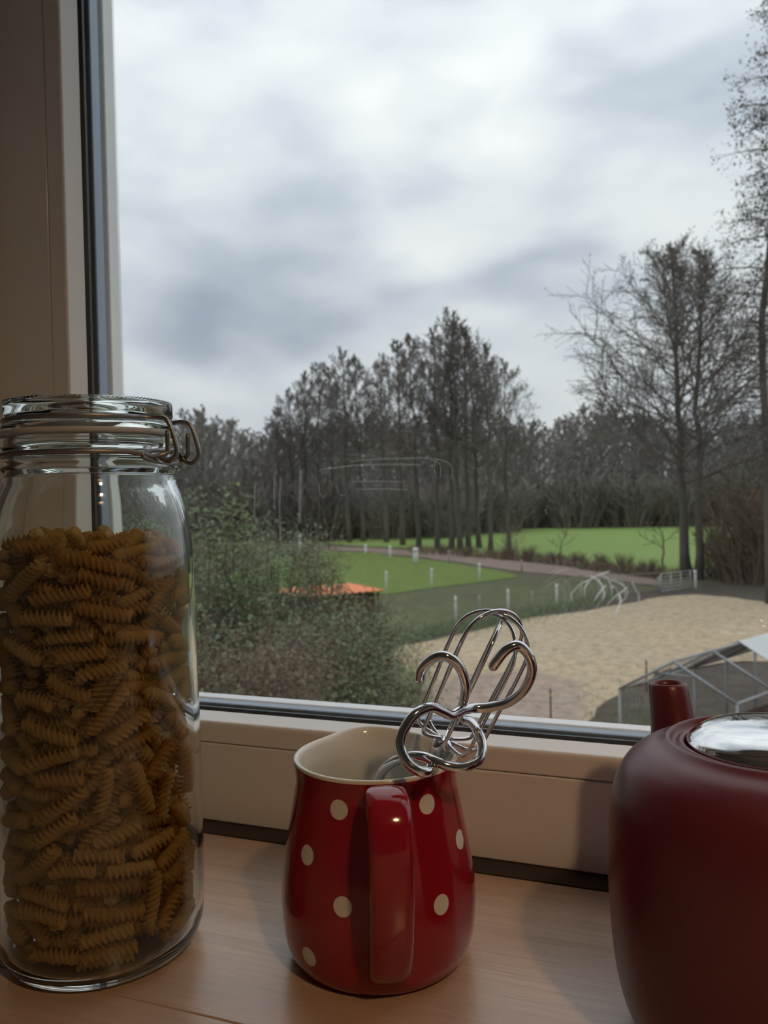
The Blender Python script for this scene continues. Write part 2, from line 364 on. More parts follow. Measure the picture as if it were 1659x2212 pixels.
# dried water streaks on the room side of the pane
def onpane(px, py, y=.5491):
    r = ray(px, py); return CAM + r * (y / r.y)
def streak(pts, wpx):
    q = [onpane(*a) for a in pts]; q = smooth_path(q, 6) if len(q) > 2 else q
    MB().tube(q, wpx / F * .62 / 2, 4).build('dried_streak', M['streak'], pane1)
for pts, wpx in (([(606, 1030), (604, 1095), (606, 1170)], 5), ([(650, 1015), (648, 1080), (647, 1130)], 8), ([(593, 1020), (592, 1100)], 5), ([(551, 1040), (549, 1120)], 4),
                 ([(690, 1015), (760, 1006), (840, 1003), (910, 1004)], 4), ([(755, 997), (800, 993), (880, 990), (930, 990), (965, 998), (977, 1012), (975, 1035)], 3),
                 ([(688, 1046), (692, 1068), (700, 1074), (706, 1066)], 2.5), ([(725, 1045), (733, 1068), (745, 1070)], 2.5), ([(930, 992), (948, 1000), (952, 1020), (950, 1035)], 2.5),
                 ([(760, 1041), (820, 1040), (870, 1041)], 2.5), ([(770, 1057), (830, 1056), (880, 1058)], 2.5), ([(1181, 1099), (1178, 1103), (1181, 1110)], 2.5),
                 ([(1283, 958), (1285, 963), (1283, 967)], 2.5), ([(940, 995), (938, 1012), (942, 1034)], 2)):
    streak(pts, wpx)

# shaded pendant lamp hanging over the worktop behind the camera
LX, LY, LZ = .40, -.18, .86
lp = thing('pendant_lamp', 'brushed metal pendant lamp with warm bulb over the worktop', 'lamp', (LX, LY, Z(ce)))
MB().lathe([(.0001, ce - .001), (.05, ce - .001), (.05, ce - .02), (.006, ce - .03)], (LX, LY, ZS), 24).build('ceiling_rose', M['lampmetal'], lp)
MB().tube([(LX, LY, Z(LZ + .09)), (LX, LY, Z(ce - .02))], .003, 8).build('cord', M['gasket'], lp)
MB().lathe([(.008, LZ + .10), (.02, LZ + .085), (.045, LZ + .06), (.085, LZ - .015), (.083, LZ - .015), (.043, LZ + .058), (.018, LZ + .08), (.0001, LZ + .085)], (LX, LY, ZS), 40).build('lamp_shade', M['lampmetal'], lp)
MB().lathe(smooth_prof([(.0001, LZ + .0), (.018, LZ + .006), (.027, LZ + .026), (.02, LZ + .048), (.01, LZ + .07)], 3), (LX, LY, ZS), 24).build('bulb', M['bulb'], lp)

# ------------------------------------------------------------------ the pasta jar
JC = Vector((-.3074, .3603, Z(0)))
jar = thing('pasta_jar', 'tall clip-top glass jar filled with spiral pasta', 'jar', JC)
outer = smooth_prof([(.0001, .0032), (.030, .0028), (.0385, .0009), (.0430, 0), (.0480, .0022), (.0520, .0085), (.0538, .019), (.0542, .035)], 4)[:-1] + \
        smooth_prof([(.0542, .035), (.0541, .09), (.0537, .14), (.0531, .19), (.0520, .218), (.0488, .2385), (.0452, .250), (.0437, .2552)], 5)[:-1] + \
        smooth_prof([(.0437, .2552), (.0447, .2568), (.0456, .2585), (.0447, .2602), (.0433, .2618), (.0430, .2640), (.0432, .2675), (.0450, .2692), (.0455, .2718), (.0448, .2745), (.0430, .2750)], 3)[:-1]
inner = smooth_prof([(.0430, .2750), (.0400, .2747), (.0390, .2725), (.0392, .262), (.0400, .2525), (.0452, .2385), (.0487, .2185), (.0502, .19), (.0509, .14), (.0512, .09), (.0512, .030), (.0506, .0165), (.0480, .0088), (.042, .0054), (.030, .0060), (.0001, .0066)], 4)
MB().lathe(outer + inner, JC, 96).build('glass_body', M['jarglass'], jar, weld=True)
lid_prof = [(.0372, .2785), (.0440, .2785), (.0446, .2795), (.0446, .2808), (.0438, .2820), (.0418, .2826), (.0414, .2838), (.0418, .2850), (.0430, .2858), (.0434, .2866), (.0434, .2925), (.0428, .2938),
            (.0415, .2940), (.0395, .2932), (.0370, .2915), (.0300, .2910), (.0001, .2908), (.0001, .2868), (.0300, .2866), (.0345, .2860), (.0365, .2840)]
def knurl(r, z, a, i):
    if r > .0425 and z > .2925: return r + (.00035 if int(a * 240 / (2 * math.pi) + .5) % 2 else -.00035), z + (.0003 if int(a * 240 / (2 * math.pi) + .5) % 2 else 0)
    return r, z
MB().lathe(lid_prof, JC, 240, knurl, closed=True).build('glass_lid', M['jarglass'], jar, weld=True)
MB().lathe([(.0392, .2754), (.0455, .2754), (.0460, .2762), (.0460, .2775), (.0455, .2782), (.0392, .2782)], JC, 72, closed=True).build('rubber_seal', M['rubber'], jar)
tcv = (Vector((0, 0, 0)) - Vector((JC.x, JC.y, 0))).normalized(); rtv = Vector((-tcv.y, tcv.x, 0))
c30, s30 = math.cos(math.radians(30)), math.sin(math.radians(30))
ev = rtv * c30 + tcv * s30; sv = rtv * s30 - tcv * c30
def J(e, s, z): return JC + ev * e + sv * s + Vector((0, 0, z))
def arc_around(r, z, s0, n=60):                           # from +s0 round the back to -s0
    a0 = math.asin(s0 / r); return [J(r * math.cos(a), r * math.sin(a), z) for a in np.linspace(a0, 2 * math.pi - a0, n)]
WR = .00135
up_ = [J(.0465, -.0140, .2640), J(.0480, -.0140, .2625), J(.0515, -.0140, .2612), J(.0548, -.0140, .2632), J(.0560, -.0140, .2668), J(.0545, -.0140, .2740), J(.0520, -.0140, .2808), J(.0495, -.0140, .2832), J(.0455, -.0140, .2838)]
mirror = [JC + ev * (q - JC).dot(ev) - sv * (q - JC).dot(sv) + Vector((0, 0, (q - JC).z)) for q in up_]
path = smooth_path(up_, 5)[::1] + list(reversed(arc_around(.0428, .2838, .0140)))[1:-1] + smooth_path(list(reversed(mirror)), 5)
MB().tube(path, WR, 8).build('lid_wire', M['wire'], jar)
lo_ = [J(.0505, -.0125, .2770), J(.0505, -.0125, .2690), J(.0500, -.0128, .2656), J(.0470, -.0150, .2642), J(.0440, -.0185, .2636), J(.0418, -.0215, .2648)]
mirror = [JC + ev * (q - JC).dot(ev) - sv * (q - JC).dot(sv) + Vector((0, 0, (q - JC).z)) for q in lo_]
path = smooth_path(lo_, 5) + list(reversed(arc_around(.0445, .2660, .0235)))[1:-1] + smooth_path(list(reversed(mirror)), 5)
MB().tube(path, WR, 8).build('neck_wire', M['wire'], jar)
ov = [J(.0462 + .0022 * math.cos(a) - .0000085 * 0, .0205 * math.cos(a) * 1.0 - .002, .2640 + .0036 * math.sin(a)) for a in np.linspace(0, 2 * math.pi, 40, endpoint=False)]
ov = [JC + ev * (math.sqrt(max(0, .0466 ** 2 - ((q - JC).dot(sv)) ** 2)) + .0005) + sv * (q - JC).dot(sv) + Vector((0, 0, (q - JC).z)) for q in ov]
MB().tube(ov, WR * .85, 8, closed=True).build('hinge_loop', M['wire'], jar)

# fusilli: spirals of three blades, packed against the wall of the jar
def fusilli_mesh(mbx, length, R, turns, rings, origin=Vector((0, 0, 0)), ax=Vector((1, 0, 0)), ph=0.0, bend=0.0, lobes=3):
    u, vv = frame_of(ax); b = len(mbx.v); k = lobes * 4
    sec = []
    for l in range(lobes):
        a = 2 * math.pi * l / lobes
        sec += [(a - .36, .80), (a, 1.0), (a + .36, .80), (a + math.pi / lobes, .34)]
    for i in range(rings + 1):
        t = i / rings; tw = ph + turns * 2 * math.pi * t; sc = R * (1 if 0 < i < rings else .8)
        c = origin + ax * (length * (t - .5)) + u * (bend * (1 - (2 * t - 1) ** 2))
        for a, r in sec:
            q = c + (u * math.cos(a + tw) + vv * math.sin(a + tw)) * (r * sc); mbx.v.append((q.x, q.y, q.z))
    for i in range(rings):
        for j in range(k):
            j2 = (j + 1) % k; mbx.f.append((b + i * k + j, b + i * k + j2, b + (i + 1) * k + j2, b + (i + 1) * k + j)); mbx.mi.append(0)
    mbx.f.append(tuple(b + j for j in reversed(range(k)))); mbx.f.append(tuple(b + rings * k + j for j in range(k))); mbx.mi.extend([0, 0])
rng = np.random.default_rng(7)
FR, FL = .0042, .025
protos = []
for i in range(5):
    mb = MB(); fusilli_mesh(mb, FL * (.88 + .07 * i), FR * (.96 + .02 * i), 2.5 + .2 * i, 26, ph=i * 1.1, bend=.0008 * (i - 2))
    me = bpy.data.meshes.new('fusilli'); me.from_pydata(mb.v, [], mb.f); me.materials.append(M['pasta']); me.polygons.foreach_set('use_smooth', [True] * len(me.polygons)); protos.append(me)
RI = .0501
camang = math.atan2(-JC.y, -JC.x)
def seg_dist(p1, d1, p2, d2):                             # vectorised least distance between segments (p +- d)
    best = None
    for s_ in (-1, -.5, 0, .5, 1):
        a = p1 + s_ * d1
        w0 = a - p2; L2 = (d2 * d2).sum(-1); t = np.clip((w0 * d2).sum(-1) / L2, -1, 1)
        dd = np.linalg.norm(a - (p2 + t[:, None] * d2), axis=-1); best = dd if best is None else np.minimum(best, dd)
    return best
C_, D_, TOP = [], [], .2165
def try_add(c, d, mind):
    if C_:
        dist = seg_dist(c[None], d[None], np.array(C_), np.array(D_))
        if dist.min() < mind: return False
    C_.append(c); D_.append(d); return True
def wall_piece(zlo, zhi, spread):
    th = camang + rng.uniform(-spread, spread); z = rng.uniform(zlo, zhi)
    tilt = rng.normal(0, .45) if rng.random() < .8 else rng.uniform(-1.5, 1.5)
    half = FL * .5 - FR * .6; hx = half * math.cos(tilt)
    r = RI - FR * 1.06 - hx * hx / (2 * RI) - (rng.random() ** 2) * .004
    if z < .022: r -= (.022 - z) * .55
    c = np.array([r * math.cos(th), r * math.sin(th), z])
    d = np.array([-math.sin(th) * math.cos(tilt), math.cos(th) * math.cos(tilt), math.sin(tilt)]) * half
    return c, d
N_IND = 300
for ring_r, cnt_, zz in ((.0395, 10, .0106), (.0435, 11, .0168)):      # pieces lying round the foot of the jar
    for i in range(cnt_):
        th = camang + (i + .5 * (zz > .012) - cnt_ / 2) * 2 * math.pi / cnt_ + rng.uniform(-.08, .08); r_ = ring_r - rng.random() * .002
        try_add(np.array([r_ * math.cos(th), r_ * math.sin(th), zz]), np.array([-math.sin(th), math.cos(th), rng.normal(0, .06)]) * (FL * .5 - FR * .6), FR * 1.3)
for _ in range(9000):
    if len(C_) >= 165: break
    try_add(*wall_piece(.0112, TOP - .004, 1.75), FR * 1.72)
n_wall = len(C_)
for _ in range(6000):                                      # the heap's surface
    if len(C_) >= n_wall + 75: break
    a = rng.uniform(0, 2 * math.pi); rr = math.sqrt(rng.random()) * (RI - FL * .5); z = TOP + rng.uniform(-.004, .0045) - .05 * abs(rr - .02) * .2
    dirv = np.array([math.cos(q := rng.uniform(0, 6.28)), math.sin(q), rng.normal(0, .3)]); dirv /= np.linalg.norm(dirv)
    try_add(np.array([rr * math.cos(a), rr * math.sin(a), z]), dirv * (FL * .5 - FR * .6), FR * 1.5)
for _ in range(20000):                                     # second layer that shows in the gaps
    if len(C_) >= N_IND: break
    c, d = wall_piece(.02, TOP - .008, 1.5); s_ = 1 - .007 / np.linalg.norm(c[:2]) ; c[:2] *= s_
    try_add(c, d, FR * 1.15)
print('fusilli individuals', len(C_), n_wall)
for i, (c, d) in enumerate(zip(C_, D_)):
    o = bpy.data.objects.new('fusilli', protos[i % 5]); col.objects.link(o)
    ax = Vector(d).normalized(); u, vv = frame_of(ax); sp = rng.uniform(0, 6.28)
    u2 = u * math.cos(sp) + vv * math.sin(sp); v2 = ax.cross(u2)
    o.matrix_world = Matrix(((ax.x, u2.x, v2.x, JC.x + c[0]), (ax.y, u2.y, v2.y, JC.y + c[1]), (ax.z, u2.z, v2.z, JC.z + c[2]), (0, 0, 0, 1)))
    tag(o, 'dry yellow spiral pasta piece inside the clip-top glass jar', 'pasta', 'fusilli in the glass jar')
mb = MB(); cnt = 0
for _ in range(2600):                                      # the mass behind and inside
    a = rng.uniform(0, 2 * math.pi); rr = math.sqrt(rng.random()) * (RI - .0065); z = rng.uniform(.0125, TOP - .006)
    if z < .026: rr = min(rr, RI - .0065 - (.026 - z) * .55)
    front = abs((a - camang + math.pi) % (2 * math.pi) - math.pi) < 1.9
    if front and rr > RI - .0155: continue
    if rr > RI - .017:
        tilt = rng.normal(0, .4); dv = Vector((-math.sin(a) * math.cos(tilt), math.cos(a) * math.cos(tilt), math.sin(tilt))); rr = min(rr, RI - FR * 1.3 - .0014)
    else: dv = Vector(rng.normal(0, 1, 3)).normalized(); dv.z *= .6; dv.normalize()
    if abs(dv.z) * FL * .5 + z > TOP + .001 or z - abs(dv.z) * FL * .5 < .0112: dv.z = 0; dv.normalize()
    fusilli_mesh(mb, FL * .95, FR, 2.6, 12, JC + Vector((rr * math.cos(a), rr * math.sin(a), z)), dv, rng.uniform(0, 6), 0, 3); cnt += 1
    if cnt >= 1000: break
tag(mb.build('fusilli_filling', M['pasta'], loc=JC), 'mass of dry spiral pasta filling the middle of the clip-top jar', 'pasta', kind='stuff')

# ------------------------------------------------------------------ the polka-dot jug
MC = Vector((-.1625, .4030, Z(0)))
jug = thing('polka_dot_jug', 'red ceramic jug with white polka dots holding whisk and dough hooks', 'jug', MC)
mtc = Vector((-MC.x, -MC.y, 0)).normalized(); mrt = Vector((-mtc.y, mtc.x, 0))
ha = math.radians(5); hv = mtc * math.cos(ha) + mrt * math.sin(ha); hs = Vector((-hv.y, hv.x, 0)); spang = math.atan2(-hv.y, -hv.x)
oprof = smooth_prof([(.0001, .0015), (.036, .0015), (.0395, 0), (.0442, .0018), (.0482, .0078), (.0504, .017), (.0513, .028), (.0511, .0385), (.0491, .054), (.0457, .073), (.0430, .0875), (.0423, .0930), (.0426, .0985), (.0434, .1030)], 5)
lip = smooth_prof([(.0434, .1030), (.0432, .1044), (.0419, .1048), (.0405, .1040), (.0398, .1022)], 3)
iprof = smooth_prof([(.0398, .1022), (.0390, .0960), (.0390, .0920), (.0398, .0865), (.0425, .0730), (.0460, .0540), (.0478, .0385), (.0474, .024), (.0430, .0110), (.034, .0062), (.0001, .0055)], 4)
def pour(r, z, a, i):
    dlt = (a - spang + math.pi) % (2 * math.pi) - math.pi
    k = max(0, min(1, (z - .074) / .030)); k = k * k
    g = math.exp(-(dlt / .46) ** 2); sh = math.exp(-((abs(dlt) - .72) / .22) ** 2)
    return r + k * (.0055 * g - .0006 * sh), z + max(0, (z - .085) / .02) * .0014 * g
def jug_mat():
    m, n, o = mat('red_glaze_with_dots'); t = n.new('ShaderNodeTexCoord').outputs['Object']
    p = n.new('ShaderNodeBsdfPrincipled'); p.inputs['Roughness'].default_value = .10; p.inputs['Coat Weight'].default_value = .3; p.inputs['Coat Roughness'].default_value = .04
    red = n.mix(n.noise(t, 40, 4, .5).outputs['Fac'], (.27, .006, .015), (.34, .009, .021))
    prof = oprof
    def rad(z):
        for (r1, z1), (r2, z2) in zip(prof, prof[1:]):
            if z1 <= z <= z2 and z2 > z1: return r1 + (r2 - r1) * (z - z1) / (z2 - z1)
        return .045
    dots = []
    for px, py in ((732, 1749), (923, 1737), (663, 1847), (994, 1813), (740, 1959), (954, 1954), (667, 2067)):
        r_ = ray(px, py); best = None
        for k in range(1500):
            q = CAM + r_ * (.33 + k * .0001); l = q - MC
            if 0 < l.z < .104 and math.hypot(l.x, l.y) <= rad(l.z): best = l; break
        if best: dots.append(best)
    base = math.atan2(mtc.y, mtc.x)
    for k, zz in ((0, .078), (1, .056), (0, .030), (1, .010)):      # the pattern goes on round the back
        for j in range(9):
            a = base + (j + .5 * k) * 2 * math.pi / 9
            if abs((a - base + math.pi) % (2 * math.pi) - math.pi) < 1.75: continue
            dots.append(Vector((rad(zz) * math.cos(a), rad(zz) * math.sin(a), zz)))
    f = None
    for q in dots:
        dd = n.vmath('DISTANCE', t, tuple(q)); x = n.math('MULTIPLY', n.math('SUBTRACT', .00485, dd), 6000.0, clamp=True)
        f = x if f is None else n.math('MAXIMUM', f, x)
    c = n.mix(f, red, (.74, .70, .62)); n.link(c, p.inputs['Base Color']); n.link(p.outputs[0], o.inputs[0]); return m
M['jug'] = jug_mat()
mb = MB(); mb.lathe(oprof[:-1] + [oprof[-1]], MC, 128, pour); k0 = len(mb.f); mb.cm = 1; mb.lathe(lip, MC, 128, pour); mb.lathe(iprof, MC, 128, pour)
mb.build('jug_body', [M['jug'], M['cream']], jug, weld=True)
hp = smooth_path([(.0405, 0, .0950), (.0470, 0, .0995), (.0545, 0, .1005), (.0625, 0, .0970), (.0680, 0, .0890), (.0700, 0, .0770), (.0680, 0, .0560), (.0630, 0, .0370), (.0560, 0, .0220), (.0480, 0, .0140)], 7)
mb = MB(); kk = 20
for i, q in enumerate(hp):
    t = (hp[min(i + 1, len(hp) - 1)] - hp[max(i - 1, 0)]).normalized(); nrm = Vector((t.z, 0, -t.x))
    for j in range(kk):
        a = 2 * math.pi * j / kk; ca, sa = math.cos(a), math.sin(a)
        xx = .0102 * abs(ca) ** .55 * (1 if ca >= 0 else -1); yy = .0042 * abs(sa) ** .8 * (1 if sa >= 0 else -1)
        l = q + nrm * yy; mb.v.append(tuple(MC + hv * l.x + hs * xx + Vector((0, 0, l.z))))
for i in range(len(hp) - 1):
    for j in range(kk): mb.f.append((i * kk + j, i * kk + (j + 1) % kk, (i + 1) * kk + (j + 1) % kk, (i + 1) * kk + j)); mb.mi.append(0)
mb.f += [tuple(range(kk)), tuple(range(len(hp) * kk - kk, len(hp) * kk))]; mb.mi += [0, 0]
mh = pbr('red_glaze', (.30, .007, .018), .10, coat=.3)
mb.build('handle', mh, jug, weld=True)

# ------------------------------------------------------------------ mixer tools in the jug
HUB = P(958, 1606, .437); TOPP = P(1098, 1312, .424)
ax = (TOPP - HUB).normalized(); LN = (TOPP - HUB).length
foot = HUB - ax * ((HUB.z - Z(.013)) / ax.z)
wk = thing('wire_whisk', 'chrome wire mixer whisk leaning on the jug rim', 'whisk', foot)
MB().tube([foot, foot + ax * ((HUB - foot).length - .006)], .0031, 14).build('shaft', M['chrome'], wk)
hu, hvv = frame_of(ax)
mb = MB(); hb = HUB - ax * .008
for t, r in ((0, .0032), (.001, .0052), (.006, .0055), (.010, .0052), (.011, .003)): pass
ringp = [(0, .0032), (.001, .0052), (.006, .0056), (.010, .0052), (.0112, .0020)]
mb.tube([hb + ax * t for t, r in ringp], [r for t, r in ringp], 18).build('hub', M['chrome'], wk)
for k in range(4):
    a = math.radians(8 + 45 * k); dr = hu * math.cos(a) + hvv * math.sin(a); lift = k * .0021
    Rw = .0192 + .0003 * k; zt = LN - .0085 + lift
    half = [(.003, .0005 + .0009 * k), (.010, .0008 + .0009 * k), (.0150, .0020 + .0008 * k), (.0176, .0062), (.0182, .012), (.0188, .03), (Rw, .046), (Rw, zt - .0190)]
    arc = [(Rw * math.cos(b), zt - .0190 + .0190 * math.sin(b)) for b in np.linspace(.25, math.pi / 2, 6)]
    h1 = half + arc
    full = [HUB + dr * r + ax * z for r, z in h1] + [HUB - dr * r + ax * z for r, z in reversed(h1[:-1])]
    MB().tube(smooth_path(full, 4), .00105, 8).build('wire_loop', M['chrome'], wk)

def hook(name, label, ctrl, r=.0025):
    pts = smooth_path([P(*c) for c in ctrl], 8); b = pts[-1]
    t = thing(name, label, 'dough hook', (b.x, b.y, b.z))
    ks = [i for i, q in enumerate(pts) if q.z < Z(.088)]; i0 = ks[0] if ks else len(pts) - 8
    MB().tube(pts[:i0 + 1], [r * (.55 if i == 0 else .88 if i == 1 else 1) for i in range(i0 + 1)], 14).build('spiral', M['chrome'], t)
    MB().tube(pts[i0:], r * 1.15, 14).build('shank', M['chrome'], t)
hook('dough_hook', 'chrome dough hook curling over the rim, its tip free above the jug',
     [(907, 1476, .408), (912, 1446, .405), (935, 1423, .402), (963, 1418, .400), (991, 1438, .401), (1005, 1476, .405), (1003, 1512, .411), (993, 1540, .420), (992, 1556, .429), (1004, 1556, .430), (1018, 1560, .421), (1032, 1580, .412), (1042, 1613, .404),
      (1031, 1645, .397), (992, 1658, .393), (950, 1649, .393), (915, 1635, .397), (880, 1635, .403), (846, 1648, .411), (822, 1674, .419), (812, 1712, .425), (818, 1780, .431), (835, 1900, .440), (845, 1985, .447)])
hook('dough_hook', 'chrome dough hook with its tip bent back beside the whisk wires',
     [(1061, 1446, .398), (1076, 1424, .396), (1096, 1402, .395), (1121, 1395, .396), (1143, 1418, .398), (1149, 1452, .402), (1132, 1490, .407), (1098, 1517, .411), (1060, 1527, .413), (1025, 1530, .413), (1000, 1534, .409), (975, 1545, .404),
      (955, 1536, .400), (930, 1528, .396), (897, 1543, .392), (872, 1578, .389), (865, 1612, .387), (878, 1644, .385), (902, 1664, .384), (924, 1667, .387), (936, 1658, .396), (939, 1657, .406), (941, 1676, .413), (938, 1740, .420), (922, 1850, .430), (905, 1985, .442)])

# ------------------------------------------------------------------ the teapot
TC = Vector((.0277, .3900, Z(0)))
tea = thing('teapot', 'satin dark red ceramic teapot with polished steel lid', 'teapot', TC)
tprof = smooth_prof([(.0001, .002), (.046, .002), (.050, 0), (.0570, .003), (.0632, .013), (.0672, .030), (.0693, .055), (.0697, .082), (.0680, .1030), (.0625, .1172), (.0545, .1250), (.0470, .1285), (.0440, .1305)], 6) + \
        smooth_prof([(.0432, .1312), (.0422, .1308), (.0412, .1288), (.0400, .1278), (.0385, .1288), (.0375, .1296), (.0362, .1290), (.0356, .1270), (.0350, .120)], 3)
MB().lathe(tprof, TC, 128).build('pot_body', M['teapot'], tea, weld=True)
MB().lathe(smooth_prof([(.0340, .1235), (.0349, .1290), (.0345, .1306), (.0325, .1330), (.0260, .1368), (.0150, .1393), (.0001, .1402)], 5), TC, 96).build('steel_lid', M['steel'], tea)
tip = onz(1443, 1477, Z(.1385)); 
dirh = Vector((tip.x - TC.x, tip.y - TC.y, 0)); dl = dirh.length; dirh.normalize(); ds = Vector((-dirh.y, dirh.x, 0))
sp = smooth_path([TC + dirh * .052 + Vector((0, 0, .066)), TC + dirh * .074 + Vector((0, 0, .090)), TC + dirh * (dl - .0045) + Vector((0, 0, .114)), tip], 6)
n_ = len(sp); mb = MB(); k = 28
def spring(c, t, ra, rb, flat=None):
    nn = t.cross(ds).normalized(); 
    return [c + ds * (ra * math.cos(2 * math.pi * j / k)) + nn * (rb * math.sin(2 * math.pi * j / k)) for j in range(k)]
rows = []
for i, q in enumerate(sp):
    t = (sp[min(i + 1, n_ - 1)] - sp[max(i - 1, 0)]).normalized(); f = i / (n_ - 1); ra = .0150 + (.0098 - .0150) * f ** .8
    row = spring(q, t, ra, ra * (1.1 - .1 * f))
    if i == n_ - 1: row = [Vector((v_.x, v_.y, tip.z - .0005 + (v_.z - tip.z) * .25)) for v_ in row]
    rows.append(row)
top = rows[-1]; ctr = sum(top, Vector()) / k
for s_, dz in ((.93, .0012), (.82, .0012), (.72, -.001), (.66, -.006), (.6, -.02)):
    rows.append([ctr + (v_ - ctr) * s_ + Vector((0, 0, dz)) for v_ in top])
for row in rows: mb.v.extend([tuple(v_) for v_ in row])
for i in range(len(rows) - 1):
    for j in range(k): mb.f.append((i * k + j, i * k + (j + 1) % k, (i + 1) * k + (j + 1) % k, (i + 1) * k + j)); mb.mi.append(0)
mb.f.append(tuple(range(len(rows) * k - k, len(rows) * k))); mb.mi.append(0)
mb.build('spout', M['teapot'], tea, weld=True)
hd = -dirh
MB().tube(smooth_path([TC + hd * .060 + Vector((0, 0, .112)), TC + hd * .085 + Vector((0, 0, .118)), TC + hd * .105 + Vector((0, 0, .095)), TC + hd * .103 + Vector((0, 0, .055)), TC + hd * .082 + Vector((0, 0, .032)), TC + hd * .062 + Vector((0, 0, .035))], 6), .0065, 14).build('handle', M['teapot'], tea)

# ------------------------------------------------------------------ the garden: ground
random.seed(11)
def patch(name, pix, m, z, label, jit=.25, step=1.5):
    pts = [onz(px, py, 0) for px, py in pix]; out = []
    for i, a in enumerate(pts):
        b = pts[(i + 1) % len(pts)]; L = (b - a).length; k = max(1, min(60, int(L / step)))
        for j in range(k):
            q = a.lerp(b, j / k); s_ = jit * min(1.0, L / 4)
            out.append(Vector((q.x + random.uniform(-s_, s_), q.y + random.uniform(-s_, s_), z)))
    tri = tessellate_polygon([out]); mb = MB(); mb.v = [tuple(q) for q in out]; mb.f = [tuple(t) for t in tri]; mb.mi = [0] * len(mb.f)
    o = mb.build(name, m, smooth=False)
    for p_ in o.data.polygons:
        if p_.normal.z < 0: p_.flip()
    return tag(o, label, kind='structure')
tag(MB().box((-420, .7, -.5), (320, 460, 0)).build('ground', M['ground'], smooth=False), 'rough dull ground below the window', kind='structure')
patch('far_field', [(700, 1172), (820, 1158), (1060, 1146), (1250, 1138), (1500, 1136), (1700, 1140), (1760, 1220), (1659, 1222), (1560, 1232), (1440, 1240), (1390, 1236), (1280, 1222), (1180, 1206), (1060, 1196), (900, 1184), (780, 1180)], M['field'], .02, 'bright green field beyond the trees', 1.0, 4)
patch('lawn', [(590, 1205), (700, 1190), (800, 1194), (880, 1204), (980, 1216), (1060, 1232), (1130, 1246), (1040, 1257), (930, 1272), (840, 1284), (700, 1290), (520, 1290), (480, 1250)], M['lawn'], .02, 'green mown lawn behind the orange roof', .3, 2)
patch('meadow_strip', [(700, 1293), (840, 1286), (930, 1274), (1040, 1259), (1130, 1248), (1230, 1246), (1300, 1262), (1330, 1285), (1250, 1310), (1150, 1330), (1040, 1355), (930, 1375), (840, 1390), (700, 1390)], M['dullgrass'], .021, 'dull grass strip beside the arena', .3, 2)
patch('footpath', [(700, 1182), (800, 1184), (900, 1190), (1000, 1200), (1120, 1213), (1220, 1226), (1320, 1240), (1420, 1252), (1420, 1268), (1320, 1254), (1220, 1244), (1130, 1236), (1060, 1228), (980, 1213), (880, 1202), (800, 1193), (700, 1189)], M['path'], .03, 'pinkish gravel path between lawn and trees', .2, 2)
patch('soil_bank', [(840, 1395), (930, 1377), (1040, 1357), (1150, 1332), (1250, 1312), (1330, 1287), (1420, 1274), (1520, 1262), (1659, 1256), (1800, 1258), (1800, 1320), (1659, 1312), (1500, 1290), (1420, 1296), (1340, 1314), (1240, 1330), (1100, 1350), (1000, 1378), (880, 1402), (820, 1420)], M['soil'], .028, 'dark soil bank along the sand', .25, 1.5)
patch('sand_arena', [(815, 1420), (870, 1398), (930, 1386), (1000, 1372), (1100, 1344), (1240, 1324), (1340, 1309), (1420, 1292), (1500, 1286), (1580, 1292), (1660, 1304), (1900, 1310), (1900, 1440), (1600, 1430), (1450, 1450), (1360, 1490), (1260, 1600), (1100, 1800), (900, 1900), (780, 1800), (760, 1500)], M['sand'], .04, 'pale beige sand riding arena', .22, .7)
patch('grit_patch', [(900, 1500), (1010, 1460), (1150, 1455), (1280, 1480), (1250, 1580), (1120, 1680), (900, 1660), (840, 1560)], M['grit'], .045, 'pinkish grit patch on the arena edge', .25, .5)
patch('run_floor', [(1300, 1520), (1400, 1480), (1500, 1450), (1660, 1430), (1900, 1500), (1900, 1800), (1300, 1800), (1240, 1640)], M['soil'], .05, 'dark earth under the poultry run', .15, .6)

# ------------------------------------------------------------------ trees
def bough(mb, p0, d, L, r, rs, depth, fan, cones, segs=4, sides=3, up=.35, minr=.006):
    pts = [p0]; dd = d.copy(); q = p0.copy()
    for i in range(segs):
        dd = (dd + Vector((rs.gauss(0, .10), rs.gauss(0, .10), rs.gauss(0, .08) + up / segs))).normalized()
        q = q + dd * (L / segs); pts.append(q.copy())
    mb.tube(pts, [max(minr, r * (1 - .8 * i / segs)) for i in range(segs + 1)], sides, cap=False)
    if depth > 0:
        nk = fan[0]
        for i in range(nk):
            t = (i + .6 + rs.uniform(-.3, .3)) / nk; t = .18 + .82 * t; f = min(t, .999) * segs; a = int(f); b = pts[a].lerp(pts[a + 1], f - a)
            td = (pts[a + 1] - pts[a]).normalized(); u, v_ = frame_of(td); an = rs.uniform(0, 2 * math.pi); sp_ = rs.uniform(.5, .95)
            nd = (td * math.cos(sp_) + (u * math.cos(an) + v_ * math.sin(an)) * math.sin(sp_)).normalized()
            bough(mb, b, nd, L * rs.uniform(.28, .48) * (1.1 - .45 * t), max(minr, r * .5), rs, depth - 1, fan[1:] or fan, cones, 3 if depth > 1 else 2, 3, up, minr)
    elif cones is not None and rs.random() < cones[1]:
        s_ = cones[2] * rs.uniform(.6, 1.3); cones[0].add([tuple(q + Vector(o_) * s_) for o_ in ((1, 0, -.5), (-.5, .8, -.5), (-.5, -.8, -.5), (0, 0, 1))], [(0, 1, 2), (0, 3, 1), (1, 3, 2), (2, 3, 0)])
